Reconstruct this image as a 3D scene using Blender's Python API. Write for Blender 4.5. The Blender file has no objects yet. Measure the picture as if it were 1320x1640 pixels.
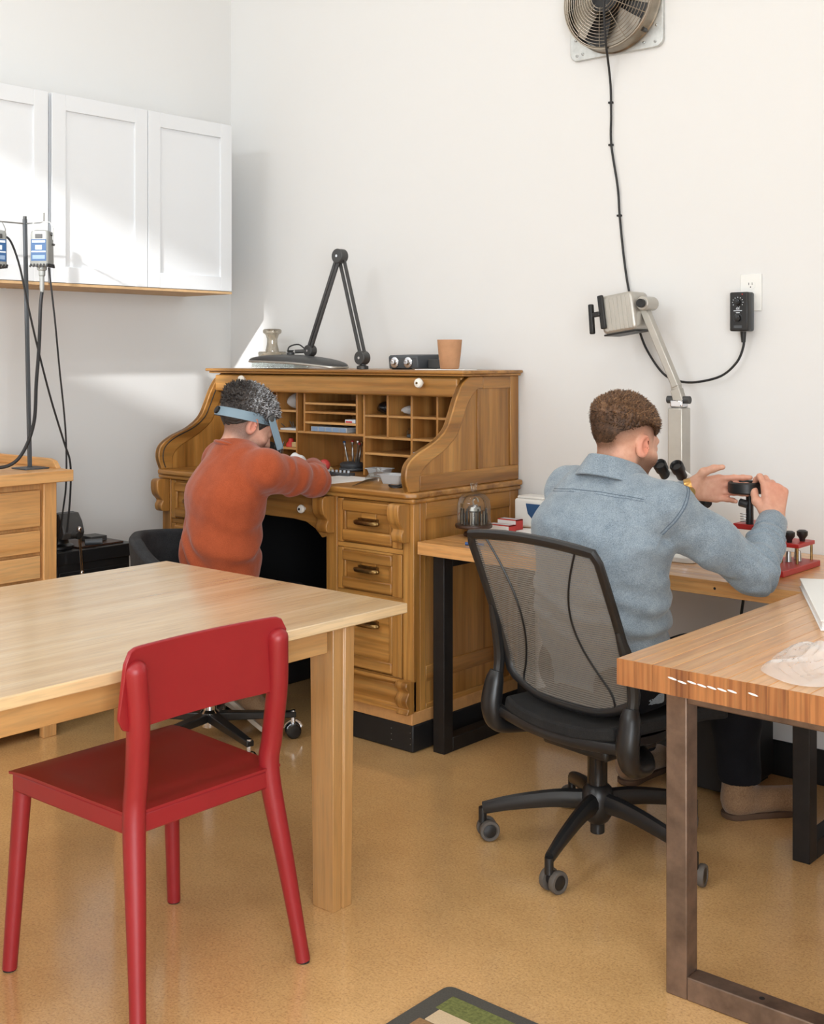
import bpy, bmesh, math, random
import numpy as np
from mathutils import Vector, Matrix, Euler
PI = math.pi
sc = bpy.context.scene
COL = sc.collection
random.seed(7); RNG = np.random.default_rng(7)

# ------------------------------------------------------------------ camera
cam_d = bpy.data.cameras.new('camera'); cam = bpy.data.objects.new('camera', cam_d); COL.objects.link(cam)
cam_d.sensor_fit = 'HORIZONTAL'; cam_d.sensor_width = 36.0
cam_d.lens = 36.0 * 1954 / 1320
cam_d.shift_y = -(820 - 570) / 1320
cam_d.clip_start = 0.02
cam.location = (0, 0, 1.38); cam.rotation_euler = (PI / 2, 0, math.radians(40.86))
sc.camera = cam

# ------------------------------------------------------------------ colour management
vs = sc.view_settings
sc.display_settings.display_device = 'sRGB'
vs.view_transform = 'Standard'; vs.look = 'None'; vs.gamma = 1.0; vs.use_curve_mapping = False
vs.exposure = 0.08

# ------------------------------------------------------------------ sky, sun, window light, ceiling lights
world = bpy.data.worlds.new('world'); sc.world = world; world.use_nodes = True
bg = world.node_tree.nodes['Background']; bg.inputs[0].default_value = (0.80, 0.90, 1.0, 1); bg.inputs[1].default_value = 1.5

def light(name, kind, loc, direction, energy, color=(1, 1, 1), size=1, size_y=None, angle=None):
    d = bpy.data.lights.new(name, kind); o = bpy.data.objects.new(name, d); COL.objects.link(o)
    o.location = loc; o.rotation_euler = Vector(direction).to_track_quat('-Z', 'Y').to_euler()
    d.energy = energy; d.color = color
    if kind == 'AREA':
        d.size = size
        if size_y: d.shape = 'RECTANGLE'; d.size_y = size_y
    if angle is not None: d.angle = angle
    return o
WIN = (-3.7, -1.86, 3.47, 4.11)           # high window in the wall behind the camera: x0, x1, z0, z1
REAR = -2.6
light('sun', 'SUN', (-2, -4, 5), (-.36, 1, -.388), 4.2, (1, .98, .95), angle=math.radians(1.1))
light('window_daylight', 'AREA', ((WIN[0] + WIN[1]) / 2, REAR - .02, (WIN[2] + WIN[3]) / 2), (-.05, 1, -.38), 48, (.92, .965, 1), WIN[1] - WIN[0], WIN[3] - WIN[2])
WIN2 = (-2.45, .25, .20, 2.9)                # tall glazing in the right-hand wall, out of view: y0, y1, z0, z1
light('glazing_daylight', 'AREA', (1.62, (WIN2[0] + WIN2[1]) / 2, (WIN2[2] + WIN2[3]) / 2), (-1, .06, -.05), 215, (.92, .965, 1), WIN2[1] - WIN2[0], WIN2[3] - WIN2[2])
CEIL = 4.5
LAMPS = [(-3.0, -.6), (-1.0, -.6), (-3.0, 1.5), (-1.0, 1.5)]
for lx, ly in LAMPS:
    light('ceiling_lamp_light', 'AREA', (lx, ly, CEIL - .13), (0, 0, -1), 11, (.98, .985, 1), .30, 1.3)

# ------------------------------------------------------------------ helpers: objects
ROOTLOC = {}
def link(o): COL.objects.link(o); return o
def tag(o, label=None, cat=None, group=None, kind=None):
    if label: o['label'] = label
    if cat: o['category'] = cat
    if group: o['group'] = group
    if kind: o['kind'] = kind
    return o
def thing(name, label, cat, loc=(0, 0, 0), rz=0.0, group=None):
    o = link(bpy.data.objects.new(name, None)); o.empty_display_size = .05
    o.location = loc; o.rotation_euler = (0, 0, rz)
    ROOTLOC[o.name] = Vector(loc) if rz == 0 else None
    return tag(o, label, cat, group)
def dup(root, loc, rz=None, label=None, group=None):
    r = link(root.copy()); r.location = loc
    if rz is not None: r.rotation_euler = (0, 0, rz)
    if label: r['label'] = label
    if group: r['group'] = group
    def rec(src, dst):
        for ch in [c for c in bpy.data.objects if c.parent == src]:
            c = link(ch.copy()); c.parent = dst; rec(ch, c)
    rec(root, r); return r

class MB:
    """collects shapes; build() links them as ONE mesh object"""
    def __init__(s): s.v = []; s.f = []
    def add(s, vs_, fs):
        n = len(s.v); s.v += [tuple(p) for p in vs_]; s.f += [tuple(i + n for i in f) for f in fs]; return s
    def box(s, x0, x1, y0, y1, z0, z1):
        x0, x1 = min(x0, x1), max(x0, x1); y0, y1 = min(y0, y1), max(y0, y1); z0, z1 = min(z0, z1), max(z0, z1)
        return s.add([(x0, y0, z0), (x1, y0, z0), (x1, y1, z0), (x0, y1, z0), (x0, y0, z1), (x1, y0, z1), (x1, y1, z1), (x0, y1, z1)],
                     [(0, 3, 2, 1), (4, 5, 6, 7), (0, 1, 5, 4), (1, 2, 6, 5), (2, 3, 7, 6), (3, 0, 4, 7)])
    def obox(s, c, size, rot=(0, 0, 0)):
        M = Euler(rot).to_matrix(); c = Vector(c); hx, hy, hz = [k / 2 for k in size]
        P = [c + M @ Vector(p) for p in [(-hx, -hy, -hz), (hx, -hy, -hz), (hx, hy, -hz), (-hx, hy, -hz), (-hx, -hy, hz), (hx, -hy, hz), (hx, hy, hz), (-hx, hy, hz)]]
        return s.add(P, [(0, 3, 2, 1), (4, 5, 6, 7), (0, 1, 5, 4), (1, 2, 6, 5), (2, 3, 7, 6), (3, 0, 4, 7)])
    def bar(s, p0, p1, w, h, up=(0, 0, 1), w1=None, h1=None):
        """rectangular bar from p0 to p1, width w (sideways) and height h (towards up)"""
        p0, p1 = Vector(p0), Vector(p1); d = (p1 - p0).normalized(); up = Vector(up)
        sd = d.cross(up).normalized(); u = sd.cross(d).normalized()
        w1 = w if w1 is None else w1; h1 = h if h1 is None else h1; P = []
        for p, a, b in ((p0, w, h), (p1, w1, h1)):
            P += [p + sd * (i * a / 2) + u * (j * b / 2) for i, j in ((-1, -1), (1, -1), (1, 1), (-1, 1))]
        return s.add(P, [(3, 2, 1, 0), (4, 5, 6, 7), (0, 1, 5, 4), (1, 2, 6, 5), (2, 3, 7, 6), (3, 0, 4, 7)])
    def prism(s, poly, axis, a, b):
        """poly: 2D points; axis 'x' -> (y,z), 'y' -> (x,z), 'z' -> (x,y)"""
        ar = sum(p[0] * q[1] - q[0] * p[1] for p, q in zip(poly, poly[1:] + poly[:1]))
        if ar < 0: poly = poly[::-1]
        if axis == 'x': mk = lambda p, t: (t, p[0], p[1])
        elif axis == 'y': mk = lambda p, t: (p[0], t, p[1]); poly = poly[::-1]
        else: mk = lambda p, t: (p[0], p[1], t)
        a, b = min(a, b), max(a, b); n = len(poly)
        return s.add([mk(p, a) for p in poly] + [mk(p, b) for p in poly],
                     [tuple(range(n))[::-1], tuple(range(n, 2 * n))] + [(i, (i + 1) % n, n + (i + 1) % n, n + i) for i in range(n)])
    def rings(s, R, closed=False, cap=True):
        """R: list of rings (lists of points)"""
        n = len(R[0]); m = len(R); V = [p for r in R for p in r]; Fs = []
        for k in range(m if closed else m - 1):
            a, b = k * n, ((k + 1) % m) * n
            Fs += [(a + i, a + (i + 1) % n, b + (i + 1) % n, b + i) for i in range(n)]
        if cap and not closed: Fs += [tuple(range(n))[::-1], tuple(range((m - 1) * n, m * n))]
        return s.add(V, Fs)
    def tube(s, pts, r, n=8, closed=False, flat=1.0, up=None):
        """swept tube; r number or list; flat scales the second radius"""
        P = [Vector(p) for p in pts]; m = len(P)
        if not hasattr(r, '__len__'): r = [r] * m
        T = []
        for i in range(m):
            a = P[i - 1] if (i or closed) else P[i]; b = P[(i + 1) % m] if (i < m - 1 or closed) else P[i]
            T.append((b - a).normalized())
        nrm = Vector(up) if up else (Vector((0, 0, 1)) if abs(T[0].z) < .9 else Vector((1, 0, 0)))
        R = []
        for i in range(m):
            nrm = (nrm - T[i] * nrm.dot(T[i])).normalized(); bn = T[i].cross(nrm)
            R.append([P[i] + nrm * (r[i] * math.cos(2 * PI * k / n)) + bn * (r[i] * flat * math.sin(2 * PI * k / n)) for k in range(n)])
        return s.rings(R, closed)
    def cyl(s, p0, p1, r0, r1=None, n=16): return s.tube([p0, p1], [r0, r0 if r1 is None else r1], n)
    def lathe(s, prof, c=(0, 0, 0), n=24, axis=(0, 0, 1), cap=True):
        """prof: [(radius, height)]"""
        c = Vector(c); q = Vector((0, 0, 1)).rotation_difference(Vector(axis))
        R = [[c + q @ Vector((r * math.cos(2 * PI * k / n), r * math.sin(2 * PI * k / n), h)) for k in range(n)] for r, h in prof]
        return s.rings(R, False, cap)
    def ball(s, c, r, nu=16, nv=10, rot=(0, 0, 0)):
        rx, ry, rz = r if hasattr(r, '__len__') else (r, r, r); M = Euler(rot).to_matrix(); c = Vector(c); R = []
        for j in range(nv + 1):
            t = PI * j / nv; sn = max(math.sin(t), 1e-3)
            R.append([c + M @ Vector((rx * sn * math.cos(2 * PI * k / nu), ry * sn * math.sin(2 * PI * k / nu), -rz * math.cos(t))) for k in range(nu)])
        return s.rings(R)
    def sheet(s, fn, nu, nv, th=0.0, closed_u=False):
        """fn(u,v)->point; thick sheet if th (offset along normals)"""
        G = np.array([[fn(i / nu, j / nv) for i in range(nu + 1)] for j in range(nv + 1)], float)
        du = np.gradient(G, axis=1); dv = np.gradient(G, axis=0); nr = np.cross(du, dv); nr /= np.linalg.norm(nr, axis=2, keepdims=True) + 1e-9
        w = nu + 1; idx = lambda i, j: j * w + i
        F1 = [(idx(i, j), idx(i + 1, j), idx(i + 1, j + 1), idx(i, j + 1)) for j in range(nv) for i in range(nu)]
        if not th: return s.add(G.reshape(-1, 3), F1)
        A = (G + nr * th / 2).reshape(-1, 3); B = (G - nr * th / 2).reshape(-1, 3); N = len(A)
        bd = [idx(i, 0) for i in range(nu)] + [idx(nu, j) for j in range(nv)] + [idx(i, nv) for i in range(nu, 0, -1)] + [idx(0, j) for j in range(nv, 0, -1)]
        Fs = F1 + [tuple(N + k for k in f[::-1]) for f in F1] + [(bd[k], N + bd[k], N + bd[(k + 1) % len(bd)], bd[(k + 1) % len(bd)]) for k in range(len(bd))]
        return s.add(np.vstack([A, B]), Fs)
    def build(s, name, mat, parent=None, bevel=0.0, seg=2, ang=35, sub=0, local=False):
        off = None
        if parent is not None and not local: off = ROOTLOC.get(parent.name)
        V = s.v if off is None else [(x - off.x, y - off.y, z - off.z) for x, y, z in s.v]
        me = bpy.data.meshes.new(name); me.from_pydata(V, [], s.f); me.update()
        me.materials.append(MAT[mat] if isinstance(mat, str) else mat)
        me.polygons.foreach_set('use_smooth', [True] * len(me.polygons)); me.set_sharp_from_angle(angle=math.radians(ang))
        o = link(bpy.data.objects.new(name, me))
        if parent is not None: o.parent = parent
        ROOTLOC[o.name] = off
        if bevel:
            b = o.modifiers.new('bevel', 'BEVEL'); b.width = bevel; b.segments = seg; b.limit_method = 'ANGLE'; b.angle_limit = math.radians(40); b.harden_normals = False
        if sub:
            b = o.modifiers.new('subdivision', 'SUBSURF'); b.levels = sub; b.render_levels = sub
        return o
def B(x0, x1, y0, y1, z0, z1): return MB().box(x0, x1, y0, y1, z0, z1)
def struct(name, mb, mat, parent=None, **k):
    o = mb.build(name, mat, parent, **k)
    if parent is None: o['kind'] = 'structure'
    return o
def spline(pts, n=8):
    """Catmull-Rom through points (any dimension)"""
    P = [np.array(p, float) for p in pts]; P = [2 * P[0] - P[1]] + P + [2 * P[-1] - P[-2]]; out = []
    for i in range(1, len(P) - 2):
        a, b, c, d = P[i - 1:i + 3]
        for k in range(n):
            t = k / n; out.append(tuple(.5 * (2 * b + (c - a) * t + (2 * a - 5 * b + 4 * c - d) * t * t + (3 * b - a - 3 * c + d) * t ** 3)))
    out.append(tuple(P[-2])); return out
def rrect(w, h, r, n=4, cx=0, cy=0):
    out = []
    for sx, sy, a in ((1, 1, 0), (-1, 1, 90), (-1, -1, 180), (1, -1, 270)):
        for k in range(n + 1):
            t = math.radians(a + 90 * k / n); out.append((cx + sx * (w / 2 - r) + r * math.cos(t), cy + sy * (h / 2 - r) + r * math.sin(t)))
    return out

# ------------------------------------------------------------------ materials
MAT = {}
def lin(c):
    if isinstance(c, str): c = [int(c[i:i + 2], 16) for i in (0, 2, 4)]
    f = lambda u: u / 12.92 if u <= .04045 else ((u + .055) / 1.055) ** 2.4
    return tuple(f(k / 255) for k in c) + (1,)
class NT:
    def __init__(s, name):
        s.m = bpy.data.materials.new(name); s.m.use_nodes = True; s.t = s.m.node_tree; s.n = s.t.nodes; s.b = s.n['Principled BSDF']; MAT[name] = s.m
    def new(s, t, **k):
        x = s.n.new(t)
        for a, v in k.items(): setattr(x, a, v)
        return x
    def l(s, a, b): s.t.links.new(a, b)
    def inp(s, **k):
        for a, v in k.items(): s.b.inputs[a.replace('_', ' ')].default_value = v
    def coord(s, scale=(1, 1, 1), rnd=0.0):
        tc = s.new('ShaderNodeTexCoord'); mp = s.new('ShaderNodeMapping'); mp.inputs['Scale'].default_value = scale
        s.l(tc.outputs['Object'], mp.inputs['Vector'])
        if rnd:
            oi = s.new('ShaderNodeObjectInfo'); mu = s.new('ShaderNodeMath', operation='MULTIPLY'); mu.inputs[1].default_value = rnd
            s.l(oi.outputs['Random'], mu.inputs[0]); cb = s.new('ShaderNodeCombineXYZ')
            for k in range(3): s.l(mu.outputs[0], cb.inputs[k])
            s.l(cb.outputs[0], mp.inputs['Location'])
        return mp.outputs[0]
    def noise(s, vec, scale, detail=4, rough=.55, dist=0):
        x = s.new('ShaderNodeTexNoise'); x.inputs['Scale'].default_value = scale; x.inputs['Detail'].default_value = detail
        x.inputs['Roughness'].default_value = rough; x.inputs['Distortion'].default_value = dist; s.l(vec, x.inputs['Vector']); return x.outputs[0]
    def ramp(s, fac, stops):
        x = s.new('ShaderNodeValToRGB'); e = x.color_ramp.elements
        while len(e) < len(stops): e.new(.5)
        for k, (p, c) in zip(e, stops): k.position = p; k.color = c if len(c) == 4 and not isinstance(c, str) else lin(c)
        s.l(fac, x.inputs[0]); return x.outputs[0]
    def mix(s, f, a, b, mode='MIX'):
        x = s.new('ShaderNodeMix', data_type='RGBA', blend_type=mode)
        for sock, v in ((x.inputs[0], f), (x.inputs[6], a), (x.inputs[7], b)):
            if hasattr(v, 'links'): s.l(v, sock)
            else: sock.default_value = v
        return x.outputs[2]
    def bump(s, h, strength=.2, dist=.002):
        x = s.new('ShaderNodeBump'); x.inputs['Strength'].default_value = strength; x.inputs['Distance'].default_value = dist
        s.l(h, x.inputs['Height']); s.l(x.outputs[0], s.b.inputs['Normal'])
    def col(s, c): s.l(c, s.b.inputs['Base Color'])
def plain(name, c, rough=.5, metal=0.0, spec=.5, var=0.0, vscale=30, bump=0.0, bscale=200, coat=0, **k):
    m = NT(name); m.inp(Roughness=rough, Metallic=metal, Specular_IOR_Level=spec, Coat_Weight=coat)
    c = lin(c)
    if var:
        v = m.coord((1, 1, 1), 9); d = tuple(x * (1 - var) for x in c[:3]) + (1,); u = tuple(min(1, x * (1 + var * .6)) for x in c[:3]) + (1,)
        m.col(m.ramp(m.noise(v, vscale, 5, .6), [(.3, d), (.7, u)]))
    else: m.inp(Base_Color=c)
    if bump: m.bump(m.noise(m.coord(), bscale, 2), bump, .001)
    for a, v in k.items(): m.b.inputs[a.replace('_', ' ')].default_value = v
    return m
def wood(name, c0, c1, c2, axis='x', rough=.38, grain=1.0, coat=.15, ring=.35, bump=.12):
    m = NT(name); m.inp(Roughness=rough, Coat_Weight=coat, Coat_Roughness=.2, Coat_IOR=1.65)
    st = {'x': (.06, 1, 1), 'y': (1, .06, 1), 'z': (1, 1, .06)}[axis]
    v = m.coord(tuple(k * grain for k in st), 23)
    broad = m.noise(v, 14, 3, .5, .6); fine = m.noise(v, 130, 4, .6, .2)
    w = m.new('ShaderNodeTexWave', wave_type='BANDS', bands_direction={'x': 'Z', 'y': 'X', 'z': 'X'}[axis])
    w.inputs['Scale'].default_value = 9; w.inputs['Distortion'].default_value = 9; w.inputs['Detail'].default_value = 3; w.inputs['Detail Scale'].default_value = 1.2; m.l(v, w.inputs['Vector'])
    base = m.ramp(broad, [(.28, c0), (.52, c1), (.75, c2)])
    base = m.mix(ring, base, m.ramp(w.outputs[1], [(.1, c0), (.6, c2)]))
    base = m.mix(.30, base, m.ramp(fine, [(.35, tuple(k * .45 for k in lin(c0)[:3]) + (1,)), (.55, c2)]), 'MULTIPLY')
    oi = m.new('ShaderNodeObjectInfo'); hs = m.new('ShaderNodeHueSaturation'); mr = m.new('ShaderNodeMapRange'); mr.inputs[3].default_value = .93; mr.inputs[4].default_value = 1.09
    m.l(oi.outputs['Random'], mr.inputs[0]); m.l(mr.outputs[0], hs.inputs['Value']); m.l(base, hs.inputs['Color']); m.col(hs.outputs[0])
    m.bump(fine, bump, .0006); return m

# setting
m = NT('wall_paint'); m.inp(Roughness=.85, Specular_IOR_Level=.2, Base_Color=(.758, .756, .745, 1))
m.bump(m.noise(m.coord(), 160, 3), .10, .001)
plain('ceiling_paint', (225, 222, 214), .9)
m = NT('cork_floor'); m.inp(Roughness=.42, Coat_Weight=1.0, Coat_Roughness=.13, Coat_IOR=1.85)
v = m.coord(); sp = m.noise(v, 170, 3, .7); sp2 = m.noise(v, 75, 3, .6); big = m.noise(v, 1.6, 4, .6); sm = m.noise(v, 6, 5, .7)
c = m.ramp(sp, [(.32, (120, 80, 40)), (.46, (222, 176, 116)), (.60, (240, 200, 140)), (.74, (252, 224, 176))])
c = m.mix(.30, c, m.ramp(sp2, [(.3, (190, 142, 82)), (.7, (244, 204, 144))]))
c = m.mix(.30, c, m.ramp(big, [(.35, (200, 150, 88)), (.65, (232, 192, 132))]))
c = m.mix(.18, c, m.ramp(sm, [(.30, (140, 96, 50)), (.6, (225, 180, 122))]))
m.col(c); rr = m.new('ShaderNodeMapRange'); rr.inputs[3].default_value = .30; rr.inputs[4].default_value = .55; m.l(sm, rr.inputs[0]); m.l(rr.outputs[0], m.b.inputs['Roughness'])
m.bump(sp, .08, .0006)
plain('black_base', (22, 22, 23), .55, var=.2)
plain('white_lacquer', (226, 229, 232), .42, bump=.02)
plain('raw_ply', (206, 170, 126), .7, var=.12, vscale=20)
# woods
for ax in 'xyz':
    wood('oak_' + ax, (124, 82, 32), (180, 130, 64), (210, 162, 92), ax, ring=.22)
    wood('maple_' + ax, (196, 146, 88), (220, 172, 112), (234, 193, 138), ax, rough=.42, ring=.25)
    wood('fir_' + ax, (196, 140, 80), (222, 170, 108), (236, 194, 138), ax, rough=.30, grain=1.5, ring=.16, coat=.6)
    wood('beech_' + ax, (206, 174, 130), (222, 194, 152), (234, 212, 176), ax, rough=.26, ring=.06, coat=1.0)
wood('oak_inner_z', (150, 100, 48), (186, 134, 72), (206, 158, 94), 'z'); wood('oak_inner_x', (168, 118, 62), (205, 156, 94), (224, 182, 122), 'x')
wood('end_grain', (120, 70, 34), (172, 112, 60), (196, 138, 82), 'z', rough=.65, grain=2.2, ring=.25, bump=.6)
plain('strip_wood', (200, 148, 92), .6, var=.18, vscale=24)
# metals, plastics, fabric
plain('brass', (150, 122, 78), .35, 1.0, var=.35, vscale=60)
plain('steel_brown', (132, 112, 98), .48, .75, var=.35, vscale=18, bump=.12, bscale=90)
plain('steel_dark', (34, 31, 30), .5, .4, var=.3, vscale=18)
plain('steel', (172, 172, 170), .3, 1.0, var=.12, vscale=40)
plain('chrome', (215, 215, 218), .12, 1.0)
plain('galvanised', (205, 207, 205), .42, .85, var=.16, vscale=35)
plain('blade_metal', (190, 182, 170), .28, 1.0, var=.1)
plain('wire_metal', (168, 158, 144), .3, 1.0)
plain('grey_paint', (150, 152, 149), .5, .2, var=.06)
plain('silver_paint', (188, 184, 176), .36, .6, var=.08, vscale=14)
plain('black_plastic', (24, 24, 25), .42)
plain('black_satin', (30, 30, 31), .34, var=.15, vscale=12)
plain('black_gloss', (16, 17, 19), .22)
plain('black_rubber', (26, 26, 26), .7)
plain('dark_cable', (26, 26, 28), .5)
plain('grey_tyre', (88, 82, 76), .65)
plain('charcoal_lamp', (72, 72, 72), .45, .3, var=.1)
plain('red_plastic', (146, 30, 35), .42, var=.05, vscale=8, bump=.05, bscale=500)
plain('red_metal', (176, 44, 40), .4, .1)
plain('white_plastic', (236, 236, 232), .4)
plain('paper', (240, 240, 238), .8)
plain('porcelain', (240, 236, 226), .2)
plain('terracotta_cup', (190, 142, 104), .75, var=.1, vscale=30)
plain('blue_print', (46, 84, 128), .5); plain('label_white', (206, 212, 218), .5); plain('ink', (26, 26, 28), .6); plain('pale_print', (126, 148, 176), .5)
plain('blue_plastic', (46, 82, 140), .4)
plain('red_print', (196, 52, 46), .5)
plain('tool_grey', (78, 82, 86), .5, .2)
plain('red_handle', (196, 70, 66), .35)
plain('dark_wood', (62, 40, 28), .4, var=.3)
plain('sandstone', (196, 168, 120), .8, var=.15)
plain('frosted_plastic', (238, 242, 246), .25, Transmission_Weight=.55)
def glass(name, tint=(1, 1, 1), fac=.86, rough=.03):
    m = NT(name); tr = m.new('ShaderNodeBsdfTransparent'); tr.inputs[0].default_value = tint + (1,)
    gl = m.new('ShaderNodeBsdfGlossy'); gl.inputs['Roughness'].default_value = rough
    fr = m.new('ShaderNodeFresnel'); fr.inputs[0].default_value = 1.5; mu = m.new('ShaderNodeMath', operation='MULTIPLY_ADD'); mu.inputs[1].default_value = .5; mu.inputs[2].default_value = 1 - fac - .06; mu.use_clamp = True
    mx = m.new('ShaderNodeMixShader'); m.l(fr.outputs[0], mu.inputs[0]); m.l(mu.outputs[0], mx.inputs[0]); m.l(tr.outputs[0], mx.inputs[1]); m.l(gl.outputs[0], mx.inputs[2])
    m.l(mx.outputs[0], m.n['Material Output'].inputs['Surface'])
glass('clear_glass', (.96, .98, .97), .92); glass('window_glass', (.98, .99, 1), .94)
m = NT('thin_bag'); m.inp(Base_Color=(.90, .90, .89, 1), Roughness=.16, Specular_IOR_Level=.8); tr = m.new('ShaderNodeBsdfTransparent'); mx = m.new('ShaderNodeMixShader'); mx.inputs[0].default_value = .36
m.l(tr.outputs[0], mx.inputs[1]); m.l(m.b.outputs[0], mx.inputs[2]); m.l(mx.outputs[0], m.n['Material Output'].inputs['Surface'])
# woven mesh of the office chair: rows of threads with gaps
m = NT('chair_mesh'); m.inp(Base_Color=lin((128, 122, 114)), Roughness=.7)
tc = m.new('ShaderNodeTexCoord'); sx = m.new('ShaderNodeSeparateXYZ'); m.l(tc.outputs['Object'], sx.inputs[0])
wv = m.new('ShaderNodeMath', operation='MULTIPLY'); wv.inputs[1].default_value = 2 * PI / .0062; m.l(sx.outputs[2], wv.inputs[0])
sn = m.new('ShaderNodeMath', operation='SINE'); m.l(wv.outputs[0], sn.inputs[0])
mr = m.new('ShaderNodeMapRange'); mr.inputs[1].default_value = -.6; mr.inputs[2].default_value = .6; mr.inputs[3].default_value = .50; mr.inputs[4].default_value = .92; m.l(sn.outputs[0], mr.inputs[0])
tr = m.new('ShaderNodeBsdfTransparent'); mx = m.new('ShaderNodeMixShader'); m.l(mr.outputs[0], mx.inputs[0]); m.l(tr.outputs[0], mx.inputs[1]); m.l(m.b.outputs[0], mx.inputs[2]); m.l(mx.outputs[0], m.n['Material Output'].inputs['Surface'])
def fabric(name, a, b_, scale=700, rough=.9, bump=.35, fold=0.0):
    m = NT(name); m.inp(Roughness=rough, Specular_IOR_Level=.15, Sheen_Weight=.25 if lin(a)[0] > .05 else .02, Sheen_Roughness=.5); v = m.coord()
    n1 = m.noise(v, scale, 2, .6); n2 = m.noise(v, 24, 3, .6); c = m.ramp(n1, [(.32, a), (.68, b_)]); mid = tuple((x + y) / 2 for x, y in zip(lin(a), lin(b_)))
    m.col(m.mix(.25, c, m.ramp(n2, [(.35, lin(a)), (.65, lin(b_))])))
    m.bump(n1, bump, .0008)
    return m
fabric('denim_shirt', (100, 114, 126), (156, 169, 179), 420)
fabric('rust_knit', (138, 62, 34), (176, 86, 52), 500)
fabric('felt_grey', (34, 35, 37), (66, 67, 69), 600)
fabric('dark_jeans', (12, 13, 17), (26, 27, 32), 600); fabric('suede', (120, 92, 68), (156, 126, 96), 300); fabric('chair_seat', (26, 26, 27), (52, 51, 50), 600)
fabric('cotton_white', (222, 224, 226), (246, 246, 246), 500)
plain('sole_white', (206, 198, 186), .7, var=.1); plain('sole_brown', (88, 66, 50), .7)
plain('brass_bright', (214, 170, 104), .28, 1.0); plain('visor_blue', (122, 144, 158), .5)
plain('yellow_paint', (216, 170, 60), .4); plain('mat_grey', (78, 76, 70), .95, var=.25, vscale=300); plain('mat_grey2', (104, 100, 90), .95, var=.25, vscale=300)
plain('mat_green', (112, 118, 64), .95, var=.45, vscale=120); plain('mat_cream', (206, 184, 150), .95, var=.12, vscale=300); plain('mat_brown', (150, 116, 78), .95, var=.3, vscale=150)
glass('smoky_glass', (.80, .76, .68), .80, .06)
plain('fan_metal', (150, 140, 126), .34, 1.0, var=.25, vscale=25)
plain('seam_thread', (92, 106, 120), .9)
for ax in 'xyz': wood('leg_wood_' + ax, (172, 126, 72), (196, 152, 96), (212, 172, 116), ax, rough=.36, ring=.1, coat=.4)
# ================================================================== THE SETTING
XL, XR, YW = -4.453, 1.6, 3.83
struct('floor', B(XL - .1, XR + .1, REAR - .1, YW + .1, -.06, 0), 'cork_floor')
struct('ceiling', B(XL - .1, XR + .1, REAR - .1, YW + .1, CEIL, CEIL + .1), 'ceiling_paint')
struct('wall_left', B(XL - .1, XL, REAR - .1, YW + .1, 0, CEIL), 'wall_paint')
struct('wall_back', B(XL, XR, YW, YW + .1, 0, CEIL), 'wall_paint')
q0, q1, q2, q3 = WIN2
struct('wall_right', MB().box(XR, XR + .1, REAR - .1, q0, 0, CEIL).box(XR, XR + .1, q1, YW + .1, 0, CEIL).box(XR, XR + .1, q0, q1, 0, q2).box(XR, XR + .1, q0, q1, q3, CEIL), 'wall_paint')
gf = MB()
for k in range(4): yy = q0 + (q1 - q0) * k / 3; gf.box(XR + .03, XR + .07, yy - .02, yy + .02, q2, q3)
for zz in (q2 + .02, q3 - .02): gf.box(XR + .03, XR + .07, q0, q1, zz - .02, zz + .02)
gw = struct('window_2', gf, 'charcoal_lamp')
for k in range(3): yy = q0 + (q1 - q0) * k / 3; struct('pane', B(XR + .048, XR + .052, yy + .02, yy + (q1 - q0) / 3 - .02, q2 + .04, q3 - .04), 'window_glass', gw)
w0, w1, z0, z1 = WIN
struct('wall_rear', MB().box(XL, w0, REAR - .1, REAR, 0, CEIL).box(w1, XR, REAR - .1, REAR, 0, CEIL).box(w0, w1, REAR - .1, REAR, 0, z0).box(w0, w1, REAR - .1, REAR, z1, CEIL), 'wall_paint')
wf = struct('window_1', MB().box(w0, w1, REAR - .07, REAR - .03, z0, z0 + .015).box(w0, w1, REAR - .07, REAR - .03, z1 - .015, z1).box(w0, w0 + .015, REAR - .07, REAR - .03, z0, z1).box(w1 - .015, w1, REAR - .07, REAR - .03, z0, z1), 'white_plastic')
struct('pane', B(w0, w1, REAR - .052, REAR - .048, z0, z1), 'window_glass', wf)
bb = MB(); bb.box(-2.74, XR, YW - .008, YW, 0, .115); struct('baseboard_back', bb, 'black_base', bevel=.002)
struct('baseboard_left', B(XL, XL + .008, REAR, YW, 0, .115), 'black_base', bevel=.002)
for i, (lx, ly) in enumerate(LAMPS):
    t = thing('ceiling_light', ['white strip ceiling light over the red chair', 'white strip ceiling light behind the butcher block bench', 'white strip ceiling light over the roll-top desk', 'white strip ceiling light over the man in blue'][i], 'light', (lx, ly, CEIL), 0, 'strip ceiling lights')
    B(lx - .17, lx + .17, ly - .68, ly + .68, CEIL - .06, CEIL - .001).build('housing', 'white_plastic', t, bevel=.01)
    B(lx - .15, lx + .15, ly - .66, ly + .66, CEIL - .10, CEIL - .06).build('diffuser', 'frosted_plastic', t, bevel=.015)

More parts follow.
